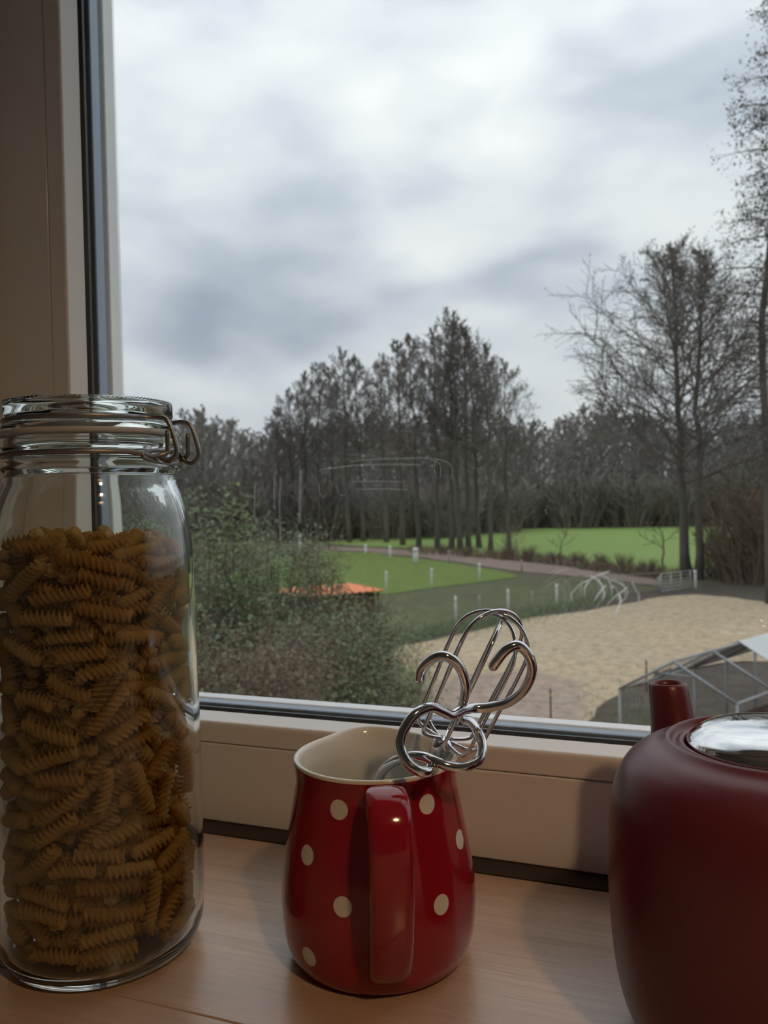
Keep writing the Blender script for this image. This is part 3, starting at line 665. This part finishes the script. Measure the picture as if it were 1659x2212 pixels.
def trunk_pts(base, top, rs, k=12, wob=.25):
    out = []
    for i in range(k + 1):
        t = i / k; q = Vector(base).lerp(Vector(top), t); s_ = wob * math.sin(t * math.pi) if 0 < i < k else 0
        out.append(q + Vector((rs.gauss(0, 1) * s_ * .4, rs.gauss(0, 1) * s_ * .4, 0)))
    return out
def gen_tree(seed, h, r0, base_frac, spread, nprim, fan, minr, cone=None, lean=(0, 0), conic=1.0, twr=.35, tmax=.985, taper=0.0):
    """returns trunk builder, list of bough builders, cone builder - tree stands at the origin"""
    rs = random.Random(seed); tp_ = trunk_pts((0, 0, -.1), (lean[0], lean[1], h), rs)
    tr = MB(); tr.tube(tp_, [max(minr, r0 * (1.25 if i == 0 else 1) * (1 - .93 * i / 12)) for i in range(13)], 8)
    cm_ = MB(); bs = []
    cn = (cm_, cone[0], cone[1]) if cone else None
    for i in range(nprim):
        t = base_frac + (tmax - base_frac) * ((i + rs.random()) / nprim); f = t * 12; a = min(11, int(f)); b = tp_[a].lerp(tp_[a + 1], f - a)
        x = (t - base_frac) / (1 - base_frac); prof = (math.sin(math.pi * min(1, .28 + .72 * x) ** .9) ** .8 if x < .97 else .2)
        L = spread * (max(.16, prof)) * rs.uniform(.75, 1.15) * (1 + .12 * (taper > 0) - taper * x); an = i * 2.4 + rs.uniform(-.4, .4); inc = rs.uniform(.85, 1.25) * (1.0 - .45 * x)
        d = Vector((math.cos(an) * math.sin(inc), math.sin(an) * math.sin(inc), math.cos(inc)))
        m_ = MB(); bough(m_, b, d, L, max(minr, r0 * .34 * (1 - .75 * t)), rs, len(fan), fan, cn, 5, 4, twr, minr); bs.append(m_)
    return tr, bs, cm_
def merge(bs):
    m_ = MB()
    for b in bs: m_.add(b.v, b.f)
    return m_
def tree_proto(name, seed, bark, **k):
    tr, bs, cm_ = gen_tree(seed, **k)
    o = thing(name, None, None, (0, 0, 0)); t_ = tr.build('trunk', M['trunk'] if bark is M['bark'] else bark, o); c_ = tag(merge(bs).build('branch_crown', bark, o), kind='stuff')
    if cm_.v: tag(cm_.build('cone_crown', M['cone'], o, smooth=False), kind='stuff')
    return o
def place(proto, used, p, rz, s, label, cat, group, sz=None):
    o = proto if proto.name not in used else dup(proto); used.add(proto.name)
    o.location = p; o.rotation_euler = (0, 0, rz); o.scale = (s, s, sz or s); tag(o, label, cat, group); return o
used = set(); rs = random.Random(5)
# the twin-stemmed alder by the gate: its boughs are parts of their own
def big_alder(base_px, base_py, top_px, top_py, seed, r0, label, nprim=44, bf=.34, spread=4.6):
    b = onz(base_px, base_py, 0); dep = (b - CAM).dot(FW); tq = P(top_px, top_py, dep); tq = tq - FW * ((tq - b).dot(FW))
    h = tq.z; lx = (tq.x - b.x, tq.y - b.y)
    tr, bs, cm_ = gen_tree(seed, h, r0, bf, spread, nprim, (14, 7), .0095, (.75, .04), lx, twr=.06, tmax=.96, taper=.62)
    o = thing('bare_alder_tree', label, 'tree', (b.x, b.y, 0))
    def sh(m_): m_.v = [(x + b.x, y + b.y, z) for x, y, z in m_.v]; return m_
    sh(tr).build('trunk', M['trunk'], o)
    for q in bs: sh(q).build('branch', M['bark'], o)
    tag(sh(cm_).build('cone_crown', M['cone'], o, smooth=False), kind='stuff')
    return o
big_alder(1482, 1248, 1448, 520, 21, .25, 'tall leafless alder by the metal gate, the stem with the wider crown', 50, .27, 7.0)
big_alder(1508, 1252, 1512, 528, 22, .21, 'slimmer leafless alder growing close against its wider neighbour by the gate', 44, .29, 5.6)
# a very tall tree at the edge of the arena, still carrying tufts of dark leaf
def leaf_cards(mb, p, rs, n, spread, size, drop=0.0):
    for _ in range(n):
        q = p + Vector((rs.gauss(0, spread), rs.gauss(0, spread), rs.gauss(0, spread) - drop))
        a = Vector((rs.gauss(0, 1), rs.gauss(0, 1), rs.gauss(0, .7))).normalized(); u, v_ = frame_of(a); s_ = size * rs.uniform(.6, 1.25)
        fo = a.cross(u) * 0 + v_ * (s_ * .12)
        mb.add([tuple(q - a * s_ * .5), tuple(q + u * s_ * .3 + fo), tuple(q + a * s_ * .5), tuple(q - u * s_ * .3 + fo)], [(0, 1, 2), (0, 2, 3)])
b = at(1660, 33, 0)
tl = thing('tall_leafy_tree', 'very tall slim tree with drooping leafy tufts beside the twin alders', 'tree', (b.x, b.y, 0))
rr_ = random.Random(8); tps = trunk_pts((b.x, b.y, -.1), (b.x - .3, b.y, 29), rr_, 14, .2); tps = [q + RT * (3.4 * max(0, (q.z - 9) / 20) ** 1.6) for q in tps]
MB().tube(tps, [.17 * (1 - .9 * i / 14) for i in range(15)], 8).build('trunk', M['trunk'], tl)
lv = MB(); bn_ = MB()
for i in range(120):
    t = .16 + .83 * (i + rr_.random()) / 120; f = t * 14; a = int(f); q = tps[a].lerp(tps[min(14, a + 1)], f - a); an = i * 2.4 + rr_.uniform(-.4, .4)
    gap = .35 + .65 * abs(math.sin(t * 17 + .6)); L = (2.9 if t > .3 else 3.0) * gap * rr_.uniform(.6, 1.1) * (1 - .3 * t)
    d = Vector((math.cos(an), math.sin(an), rr_.uniform(.05, .5))).normalized(); pts = [q + d * (L * k_ / 4) + Vector((0, 0, -.10 * L * (k_ / 4) ** 2 * 2)) for k_ in range(5)]
    bn_.tube(pts, [.035 * (1 - .7 * k_ / 4) for k_ in range(5)], 4, cap=False)
    for k_ in range(1, 5):
        for _ in range(4):
            e_ = pts[k_] + Vector((rr_.gauss(0, .28), rr_.gauss(0, .28), rr_.gauss(-.05, .22))); bn_.tube([pts[k_], e_], .008, 3, cap=False)
            leaf_cards(lv, e_, rr_, 10, .17, .13, .06)
tag(bn_.build('branch_crown', M['bark'], tl), kind='stuff'); tag(lv.build('foliage', M['leaft'], tl, smooth=False), kind='stuff')

# row of alders beyond the lawn (52-75 m)
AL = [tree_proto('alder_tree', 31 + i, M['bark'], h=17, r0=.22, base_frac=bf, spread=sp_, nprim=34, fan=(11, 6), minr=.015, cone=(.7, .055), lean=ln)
      for i, (bf, sp_, ln) in enumerate(((.34, 3.6, (.5, 0)), (.38, 3.2, (-.6, .2)), (.30, 4.0, (.2, -.4)), (.42, 3.0, (-.2, .3))))]
alders = [(905, 1183, 722, 0), (975, 1188, 690, 1), (995, 1190, 680, 2), (1012, 1188, 700, 3), (1060, 1196, 745, 0), (1100, 1190, 790, 2), (870, 1178, 730, 3), (945, 1186, 712, 2), (835, 1172, 775, 1),
          (785, 1170, 768, 0), (755, 1172, 762, 2), (725, 1166, 790, 3), (690, 1168, 782, 1), (660, 1164, 800, 0), (630, 1164, 845, 2), (600, 1160, 880, 3), (1035, 1184, 735, 1)]
for i, (px, py, ty, k_) in enumerate(alders):
    p_ = onz(px, py, 0); dist = math.hypot(p_.x, p_.y)
    if dist > 85: p_ = at(px, 85, 0); dist = 85
    hz = 1073 - .0218 * (px - 830); hh = CAM.z + (hz - ty) / F * dist
    place(AL[k_], used, p_, rs.uniform(0, 6.28), hh / 17, 'tall leafless alder in the row between lawn and field', 'tree', 'alders beyond the lawn')
# the wood behind
FT = [tree_proto('woodland_tree', 51 + i, M['barkfar'] if i % 2 else M['barkhaze'], h=15, r0=.17, base_frac=.25, spread=3.4, nprim=24, fan=(8, 4), minr=.03, cone=(.35, .10), lean=(rs.uniform(-.8, .8), 0)) for i in range(4)]
nf = 0
for row, (d0, d1, nrow) in enumerate(((104, 112, 44), (112, 122, 46), (124, 136, 48), (138, 155, 50), (158, 180, 52))):
    for i in range(nrow):
        px = -120 + (1900 + 120) * (i + rs.uniform(.1, .9)) / nrow; dist = rs.uniform(d0, d1)
        if px < 780: dist -= 14 if row < 2 else 0
        hz = 1073 - .0218 * (px - 830); ty = 905 + 18 * math.sin(px * .013) + 12 * math.sin(px * .037 + 1) + rs.uniform(-14, 26)
        if px < 620: ty += (620 - px) * .03
        hh = CAM.z + (hz - ty) / F * dist
        place(FT[rs.randrange(4)], used, at(px, dist, 0), rs.uniform(0, 6.28), 1.15 * hh / 15, 'grey leafless tree in the wood behind the green field', 'tree', 'trees of the wood', hh / 15); nf += 1
def thicket_proto(name, seed, h, r, n, bark, minr, leaf=None):
    rr = random.Random(seed); mb = MB(); lf = MB()
    for i in range(n):
        a = rr.uniform(0, 6.28); q = Vector((math.cos(a), math.sin(a), 0)) * r * math.sqrt(rr.random()) * .7
        d = Vector((math.cos(a) * rr.uniform(.05, .5), math.sin(a) * rr.uniform(.05, .5), 1)).normalized()
        bough(mb, q, d, h * rr.uniform(.55, 1.05), minr * 2, rr, 1, (7,), None, 4, 3, .1, minr)
    o = thing(name, None, None, (0, 0, 0)); tag(mb.build('twig_clump', bark, o), kind='stuff'); return o
TH = [thicket_proto('bare_thicket', 71 + i, 5.2, 3.2, 90, M['barkfar'], .035) for i in range(3)]
for i in range(64):
    px = -60 + 1840 * (i + rs.random()) / 64; dist = rs.uniform(101, 109) if i % 2 else rs.uniform(114, 132)
    if px < 780: dist -= 14
    place(TH[i % 3], used, at(px, dist, 0), rs.uniform(0, 6.28), rs.uniform(.9, 1.5), 'brown twiggy thicket at the foot of the wood', 'bush', 'thickets under the wood')
for i in range(22):
    px = 540 + 540 * (i + rs.random()) / 22
    place(TH[i % 3], used, at(px, rs.uniform(84, 98), 0), rs.uniform(0, 6.28), rs.uniform(.8, 1.25), 'brown twiggy thicket between the trunks of the alder row', 'bush', 'thickets among the alders')
# brown bare bushes by the field edge and beside the gate
BB = [thicket_proto('bare_bush', 81 + i, 2.6, 1.3, 60, M['stem'], .012) for i in range(2)]
for i, (px, py, s_) in enumerate(((1640, 1262, 1.5), (1590, 1255, 1.1), (1680, 1258, 1.8), (1560, 1245, .8), (1655, 1240, 1.6), (1350, 1226, .55), (1300, 1220, .5), (1250, 1216, .5), (1400, 1236, .5), (1200, 1212, .45), (1140, 1208, .6), (1100, 1204, .6), (1010, 1198, .5), (960, 1192, .5))):
    place(BB[i % 2], used, onz(px, py + (0 if px > 1500 else 5), 0), rs.uniform(0, 6.28), s_ * (1 if px > 1500 else .62), 'brown bare bush beside the farm gate and twin alders' if px > 1500 else 'low brown bare bush along the near edge of the green field', 'bush', 'bushes by the gate' if px > 1500 else 'bushes along the field edge')
# saplings
SP = tree_proto('sapling', 91, M['stem'], h=3.0, r0=.045, base_frac=.2, spread=1.0, nprim=10, fan=(4,), minr=.012)
for px, py, hh in ((1214, 1216, 3.4), (1100, 1206, 3.0), (1115, 1208, 2.6), (1430, 1232, 4.2), (1090, 1204, 2.2)):
    place(SP, used, onz(px, py, 0), rs.uniform(0, 6.28), hh / 3, 'thin bare sapling standing before the green field', 'sapling', 'saplings before the field')
# reeds along the ditch
mb = MB(); rr = random.Random(3)
def blade(mb, q, h, rr, wd_=.012):
    d = Vector((rr.gauss(0, .22), rr.gauss(0, .22), 1)); a = rr.uniform(0, 3.14); s_ = Vector((math.cos(a), math.sin(a), 0)) * wd_
    mb.add([tuple(q - s_), tuple(q + s_), tuple(q + d * h * .6 + s_ * .7), tuple(q + d * h + Vector((d.x, d.y, 0)) * h * .3)], [(0, 1, 2), (0, 2, 3)])
for (x0, y0), (x1, y1) in (((880, 1188), (1060, 1200)), ((1060, 1200), (1180, 1210)), ((1180, 1210), (1290, 1226)), ((1290, 1226), (1440, 1244)), ((1440, 1244), (1720, 1238))):
    for i in range(520):
        t = rr.random(); q = onz(x0 + (x1 - x0) * t, y0 + (y1 - y0) * t + rr.uniform(-5, 9), 0); blade(mb, q, rr.uniform(.2, .6), rr, .03)
tag(mb.build('ditch_reeds', M['reed'], smooth=False), 'brown dry reeds along the ditch before the green field', 'reeds', kind='stuff')
mb = MB()
for i in range(2600):
    t = rr.random(); x = 830 + 500 * t; q = onz(x, 1392 - 100 * t + rr.gauss(0, 9), 0); blade(mb, q, rr.uniform(.1, .34), rr, .012)
for i in range(1500):
    q = onz(rr.gauss(1375, 45), rr.gauss(1580, 45), 0); blade(mb, q, rr.uniform(.05, .22), rr, .008)
for i in range(1500):
    q = onz(rr.uniform(760, 930), rr.uniform(1400, 1640), 0); blade(mb, q, rr.uniform(.1, .3), rr, .008)
tag(mb.build('weedy_grass', M['leafd'], smooth=False), 'weedy grass fringe around the sand arena', 'grass', kind='stuff')

# ------------------------------------------------------------------ leafy shrubs below the window
def shrub(px, dist, h, r, leaf, label, seed, n=5200, size=.075, stems=34, off=0.0):
    rr = random.Random(seed); b = at(px, dist, 0); o = thing('leafy_shrub', label, 'shrub', (b.x, b.y, 0), 'shrubs below the window')
    st = MB(); lf = MB(); tips = []
    for i in range(stems):
        a = rr.uniform(0, 6.28); q = b + Vector((math.cos(a), math.sin(a), 0)) * r * .45 * rr.random(); hh = h * rr.uniform(.45, 1.0)
        e = b + Vector((math.cos(a), math.sin(a), 0)) * r * rr.uniform(.3, 1.0); out = []
        for k_ in range(7):
            t = k_ / 6; p_ = q.lerp(e, t ** 1.3); p_.z = hh * (math.sin(t * math.pi * .62) / math.sin(math.pi * .5)); p_ += Vector((rr.gauss(0, .03), rr.gauss(0, .03), 0)) * (k_ > 0); out.append(p_)
        st.tube(out, [.016 * (1 - .7 * k_ / 6) for k_ in range(7)], 4, cap=False)
        for k_ in range(2, 7):
            for _ in range(3):
                e2 = out[k_] + Vector((rr.gauss(0, .22), rr.gauss(0, .22), rr.gauss(.05, .2))); e2.z = max(.05, e2.z); st.tube([out[k_], e2], .005, 3, cap=False); tips.append(e2)
    per = max(1, n // len(tips))
    for q in tips: leaf_cards(lf, q, rr, per, .16, size)
    lf.v = [(x, y, max(.02, z)) for x, y, z in lf.v]
    tag(st.build('stem_clump', M['stem'], o), kind='stuff'); tag(lf.build('foliage', leaf, o, smooth=False), kind='stuff'); return o
G_, D2, B_ = M['leafg'], M['leafd'], M['leafb']
for i, (px, dist, h, r, leaf, lab, n, size) in enumerate((
        (300, 12.5, 4.3, 1.6, D2, 'tall green shrub showing through the jar', 6000, .08),
        (440, 13.0, 4.15, 1.35, G_, 'tallest green shrub beside the jar, its top against the wood', 6500, .085),
        (540, 14.0, 3.75, 1.3, D2, 'tall grey-green shrub between jar and lawn', 6000, .08),
        (615, 15.0, 3.35, 1.0, G_, 'loose green shrub with pale sprigs at the edge of the lawn', 3200, .085),
        (690, 17.0, 3.6, .7, G_, 'thin sprig-like shrub rising before the lawn', 700, .10),
        (470, 9.0, 2.75, 1.1, B_, 'brown half-withered shrub nearest the jar', 4200, .06),
        (560, 10.2, 2.6, 1.1, B_, 'brown tangled shrub under the tall green ones', 4500, .06),
        (640, 11.5, 2.55, 1.1, D2, 'dense dark green shrub before the orange-roofed shed', 6000, .065),
        (700, 12.6, 2.2, .95, D2, 'dark green shrub hiding the shed wall', 5500, .065),
        (785, 14.0, 2.0, .75, D2, 'round dark green shrub standing against the end of the shed', 6000, .07),
        (845, 12.6, 1.35, .6, G_, 'small loose green shrub between the shed and the sand', 2600, .065),
        (690, 9.2, 1.55, 1.0, G_, 'low bright green shrub against the window bottom', 4500, .06),
        (800, 11.0, 1.55, .9, D2, 'low green shrub beside the sand arena', 4500, .06),
        (500, 7.6, 1.5, .9, G_, 'low green shrub just beyond the jar', 3800, .055),
        (865, 10.5, 1.0, .7, B_, 'small straggly brown shrub on the arena edge', 1600, .05),
        (795, 18.4, 1.9, .45, G_, 'ivy-like green shrub climbing the end of the shed', 1400, .09),
        (350, 9.0, 2.9, 1.2, D2, 'dark green shrub behind the pasta jar', 4200, .07))):
    shrub(px, dist, h, r, leaf, lab, 200 + i, n, size)

# ------------------------------------------------------------------ the shed with the orange roof
zr = 2.0
NL, NR = onz(645, 1290, zr), onz(832, 1273.5, zr); ux = (NR - NL).normalized(); uy = Vector((-ux.y, ux.x, 0))
if uy.dot(FW) < 0: uy = -uy
RL = (NR - NL).length; RD = 1.65
c0 = NL.lerp(NR, .5) + uy * (RD / 2); c0.z = 0
sh = thing('garden_shed', 'small dark wooden shed with orange sheet roof behind the shrubs', 'shed', tuple(c0))
hw, hdp = RL / 2 - .2, RD / 2 - .18
for side, (o_, a_, n_b) in {'front': (c0 - uy * hdp - ux * hw, ux, 10), 'end': (c0 + ux * hw - uy * hdp, uy, 8), 'rear': (c0 + uy * hdp - ux * hw, ux, 10), 'far': (c0 - ux * hw - uy * hdp, uy, 8)}.items():
    L = hw * 2 if side in ('front', 'rear') else hdp * 2; wb = L / n_b; nrm = uy if side in ('front', 'rear') else ux
    for i in range(n_b):
        cc = o_ + a_ * (wb * (i + .5)); MB().obox(cc + Vector((0, 0, .965)), a_ * (wb * .48), nrm * .012, Vector((0, 0, .965))).build('wall_plank', M['shedwood'], sh, smooth=False)
mb = MB(); nx = 36
for thk in (0, -.02):
    for j in (0, 1):
        for i in range(nx + 1):
            q = c0 - ux * (RL / 2) + ux * (RL * i / nx) + uy * (-RD / 2 + RD * j); wv_ = .018 * math.sin(i * math.pi * .66)
            mb.v.append((q.x, q.y, zr + .03 * j + wv_ + thk))
for i in range(nx):
    a = i; b2 = nx + 1 + i; mb.f += [(a, a + 1, b2 + 1, b2)]; k2 = 2 * (nx + 1); mb.f += [(k2 + a, k2 + b2, k2 + b2 + 1, k2 + a + 1), (a, k2 + a, k2 + a + 1, a + 1), (b2, b2 + 1, k2 + b2 + 1, k2 + b2)]
mb.mi = [0] * len(mb.f); mb.build('roof_sheet', M['orange'], sh, smooth=False)
for sx in (-1, 1):
    q = c0 + ux * (hw + .06) * sx - uy * (hdp + .08); MB().tube([q, q + Vector((0, 0, 1.95))], .035, 6).build('corner_post', M['shedwood'], sh)

# ------------------------------------------------------------------ fence posts, gate and bent sticks
def post(px, py0, py1, wpx, m, name, label, group=None, cat='post', capm=None):
    b = onz(px, py1, 0); d = (b - CAM).dot(FW); h = (py1 - py0) / F * d; r = wpx / F * d / 2
    o = thing(name, label, cat, (b.x, b.y, 0), group)
    MB().tube([b - Vector((0, 0, .2)), b + Vector((0, 0, h * .96)), b + Vector((0, 0, h))], [r, r, r * .6], 8).build('post_shaft', m, o)
    MB().tube([b + Vector((0, 0, h * .8)), b + Vector((0, 0, h * .83))], r * 1.35, 8).build('wire_clip', capm or M['postg'], o); return o
for px, y0, y1 in ((835, 1233, 1277), (933, 1227, 1270), (1036, 1216, 1255)): post(px, y0, y1, 5.5, M['postw'], 'fence_post', 'slim white fence post along the lawn edge', 'lawn fence posts')
for px, y0, y1 in ((985, 1287, 1347), (1098, 1272, 1324), (1203, 1261, 1310)): post(px, y0, y1, 5.5, M['postw'], 'fence_post', 'slim white fence post on the dull grass beside the sand', 'arena fence posts')
for px, y0, y1 in ((1150, 1276, 1318), (1255, 1262, 1302), (1294, 1250, 1290), (1345, 1244, 1276), (1036, 1285, 1335)): post(px, y0, y1, 5, M['postg'], 'fence_post', 'grey weathered fence post beside the bent sticks', 'weathered fence posts')
post(790, 1176, 1196, 7, M['postw'], 'boundary_post', 'short pale post by the path under the alders'); post(843, 1179, 1204, 7, M['postw'], 'boundary_post', 'white marker post by the path, slimmer than its neighbour')
post(898, 1183, 1216, 12, M['postw'], 'boundary_post', 'broad white post where the path meets the lawn'); post(648, 1152, 1193, 8, M['postw'], 'boundary_post', 'white post standing alone behind the leafy shrubs')
post(1127, 1209, 1236, 5, M['postg'], 'fence_post', 'grey fence post on the path before the ditch', 'path fence posts'); post(970, 1188, 1218, 4, M['postg'], 'fence_post', 'grey fence post on the path before the ditch', 'path fence posts')
post(1502, 1231, 1272, 6, M['postw'], 'gate_post', 'white post at the hinge side of the farm gate')
post(1424, 1246, 1282, 7, M['galv'], 'gate_post', 'grey metal post at the latch side of the farm gate')
post(1190, 1487, 1560, 4, M['darkmetal'], 'electric_fence_stake', 'thin dark stake with yellow tip on the grit', cat='stake', capm=M['yellow'])
post(1397, 1425, 1500, 4, M['darkmetal'], 'electric_fence_stake', 'thin dark stake with yellow tip by the poultry run', cat='stake', capm=M['yellow'])
# farm gate
ga, gb = onz(1428, 1281, 0), onz(1492, 1272, 0); gu = (gb - ga).normalized()
gt = thing('farm_gate', 'grey tubular metal farm gate below the twin alders', 'gate', tuple(ga)); hg = (1281 - 1246) / F * (ga - CAM).dot(FW) + .12
for k_ in range(6):
    z_ = .08 + (hg - .08) * k_ / 5; MB().tube([ga + Vector((0, 0, z_)), gb + Vector((0, 0, z_))], .018 if k_ in (0, 5) else .013, 6).build('gate_bar', M['gatesteel'], gt)
for t in (0, .33, .66, 1): q = ga.lerp(gb, t); MB().tube([q + Vector((0, 0, .06)), q + Vector((0, 0, hg + .02))], .02, 6).build('gate_upright', M['gatesteel'], gt)
# rails of the fence beside the gate
for k_, z_ in enumerate((.45, .85)):
    q0, q1 = onz(1294, 1290, 0), onz(1424, 1282, 0)
    tag(MB().tube([q0 + Vector((0, 0, z_)), q1 + Vector((0, 0, z_))], .015, 6).build('fence_rail', M['postg']), 'lower grey rail between weathered posts and gate' if k_ == 0 else 'upper grey rail between weathered posts and gate', 'rail')
# bent pale sticks: heaped by the arena corner
sticks = [((1237, 1284), (1254, 1262), (1272, 1252)), ((1260, 1270), (1275, 1252), (1300, 1242), (1322, 1236)), ((1278, 1245), (1296, 1258), (1302, 1280), (1296, 1292)), ((1280, 1298), (1294, 1282), (1310, 1267)),
          ((1300, 1240), (1312, 1250), (1318, 1266)), ((1316, 1268), (1326, 1268), (1338, 1278)), ((1316, 1306), (1330, 1288), (1352, 1268)), ((1352, 1276), (1352, 1290), (1342, 1306)), ((1342, 1286), (1340, 1300), (1326, 1326)),
          ((1362, 1256), (1372, 1272), (1384, 1285)), ((1322, 1254), (1338, 1259), (1346, 1266))]
for i, pts in enumerate(sticks):
    low = max(q[1] for q in pts); x_ = [q[0] for q in pts if q[1] == low][0]
    g = onz(x_, low + (4 if low > 1290 else 22), 0); d = (g - CAM).dot(FW)
    path = smooth_path([P(x, y, d) + FW * (.22 * (j - 1) * (1 if i % 2 else -1)) for j, (x, y) in enumerate(pts)], 5)
    if path[0].z < path[-1].z: path.reverse()
    if path[-1].z > .02: path += smooth_path([path[-1], Vector((path[-1].x, path[-1].y, -.02))], 3)[1:]
    o = thing('bent_stick', 'pale bent stick in the tangled heap at the arena corner', 'stick', tuple(path[-1]), 'bent sticks by the arena')
    MB().tube(path, [.026 * (1 - .35 * k_ / len(path)) for k_ in range(len(path))], 6).build('stick_shaft', M['stick'], o)

# ------------------------------------------------------------------ the poultry run
ez, rz_ = 1.45, 1.96
A = onz(1338, 1488, ez); B1 = onz(1592, 1521, ez); P1 = onz(1455, 1429, rz_); P3 = onz(1593, 1391, rz_)
ud = (P3 - P1); ud.z = 0; bay = .62 * ud.length / 1.0; ud.normalize(); bay = (onz(1531, 1405, rz_) - P1).length
run = thing('poultry_run', 'galvanised frame of a poultry run with white tarpaulin end', 'animal run', ((A.x + B1.x) / 2, (A.y + B1.y) / 2, 0))
NB = 4
def bar(a, b, r=.019, name='frame_tube'): MB().tube([a, b], r, 8).build(name, M['galv'], run)
for k_ in range(NB + 1):
    o_ = ud * (bay * k_)
    for q in (A, B1):
        g = q + o_; bar(Vector((g.x, g.y, 0.0)), g, name='upright'); bar(g, P1 + o_, name='rafter')
    if k_ < NB:
        o2 = ud * (bay * (k_ + 1)); bar(P1 + o_, P1 + o2, name='ridge_tube'); bar(A + o_, A + o2, name='eave_tube'); bar(B1 + o_, B1 + o2, name='eave_tube')
a_, b_ = A.lerp(P1, .62), B1.lerp(P1, .62)
MB().tube([a_, b_], .016, 6).build('gable_brace', M['galv'], run)
# wire netting on walls and roof slopes
mb = MB()
def net(o_, du, dv, nu, nv):
    for i in range(nu + 1): mb.tube([o_ + du * (i / nu), o_ + du * (i / nu) + dv], .0010, 3, cap=False)
    for j in range(nv + 1): mb.tube([o_ + dv * (j / nv), o_ + dv * (j / nv) + du], .0010, 3, cap=False)
LU = ud * (bay * NB)
for q in (A, B1): net(Vector((q.x, q.y, 0)), LU, Vector((0, 0, ez)), 56, 22); net(q, LU, P1 - q, 56, 18)
net(Vector((A.x, A.y, 0)), Vector((B1.x - A.x, B1.y - A.y, 0)), Vector((0, 0, ez)), 30, 22)
tag(mb.build('wire_netting', M['net'], run, smooth=False), kind='stuff')
mb = MB(); k0_ = ud * (bay * 1.75); k1_ = ud * (bay * NB + .05); up3 = Vector((0, 0, .028)); nseg = 10
for s_, q in enumerate((A, B1)):
    dn = (q - P1) * 1.02; grid = []
    for lay in (0, .012):
        for i in range(nseg + 1):
            for j in range(7):
                v_ = P1 + k0_.lerp(k1_, i / nseg) + dn * (j / 6) + up3 + Vector((0, 0, lay - .02 * math.sin(j / 6 * math.pi) * abs(math.sin(i * .9)))); mb.v.append(tuple(v_))
    base = s_ * 2 * (nseg + 1) * 7
    for lay in (0, 1):
        for i in range(nseg):
            for j in range(6):
                a = base + lay * (nseg + 1) * 7 + i * 7 + j; mb.f.append((a, a + 7, a + 8, a + 1)); mb.mi.append(0)
mb.build('tarpaulin', M['tarp'], run)
# rust-coloured hen house inside
hc = (Vector((A.x + B1.x, A.y + B1.y, 0)) / 2) + ud * (bay * 2.2) ; hw_ = (B1 - A); hw_.z = 0; hw_.normalize()
hh_ = thing('hen_house', 'small rust-orange hen house inside the poultry run', 'hen house', tuple(hc))
for i in range(6):
    MB().obox(hc + hw_ * .25 + Vector((0, 0, .09 + .125 * i)), hw_ * .36, ud * .30, Vector((0, 0, .06))).build('wall_plank', M['rust'], hh_, smooth=False)
mb = MB(); q = hc + hw_ * .25
for sgn in (-1, 1): MB().obox(q + hw_ * (.2 * sgn) + Vector((0, 0, .87)), (hw_ * .23 + Vector((0, 0, -.10 * sgn))), ud * .36, Vector((0, 0, .012))).build('roof_board', M['shedwood'], hh_, smooth=False)
MB().obox(q - ud * .305 + Vector((0, 0, .22)), hw_ * .1, ud * .01, Vector((0, 0, .14))).build('pop_hole', M['gasket'], hh_, smooth=False)
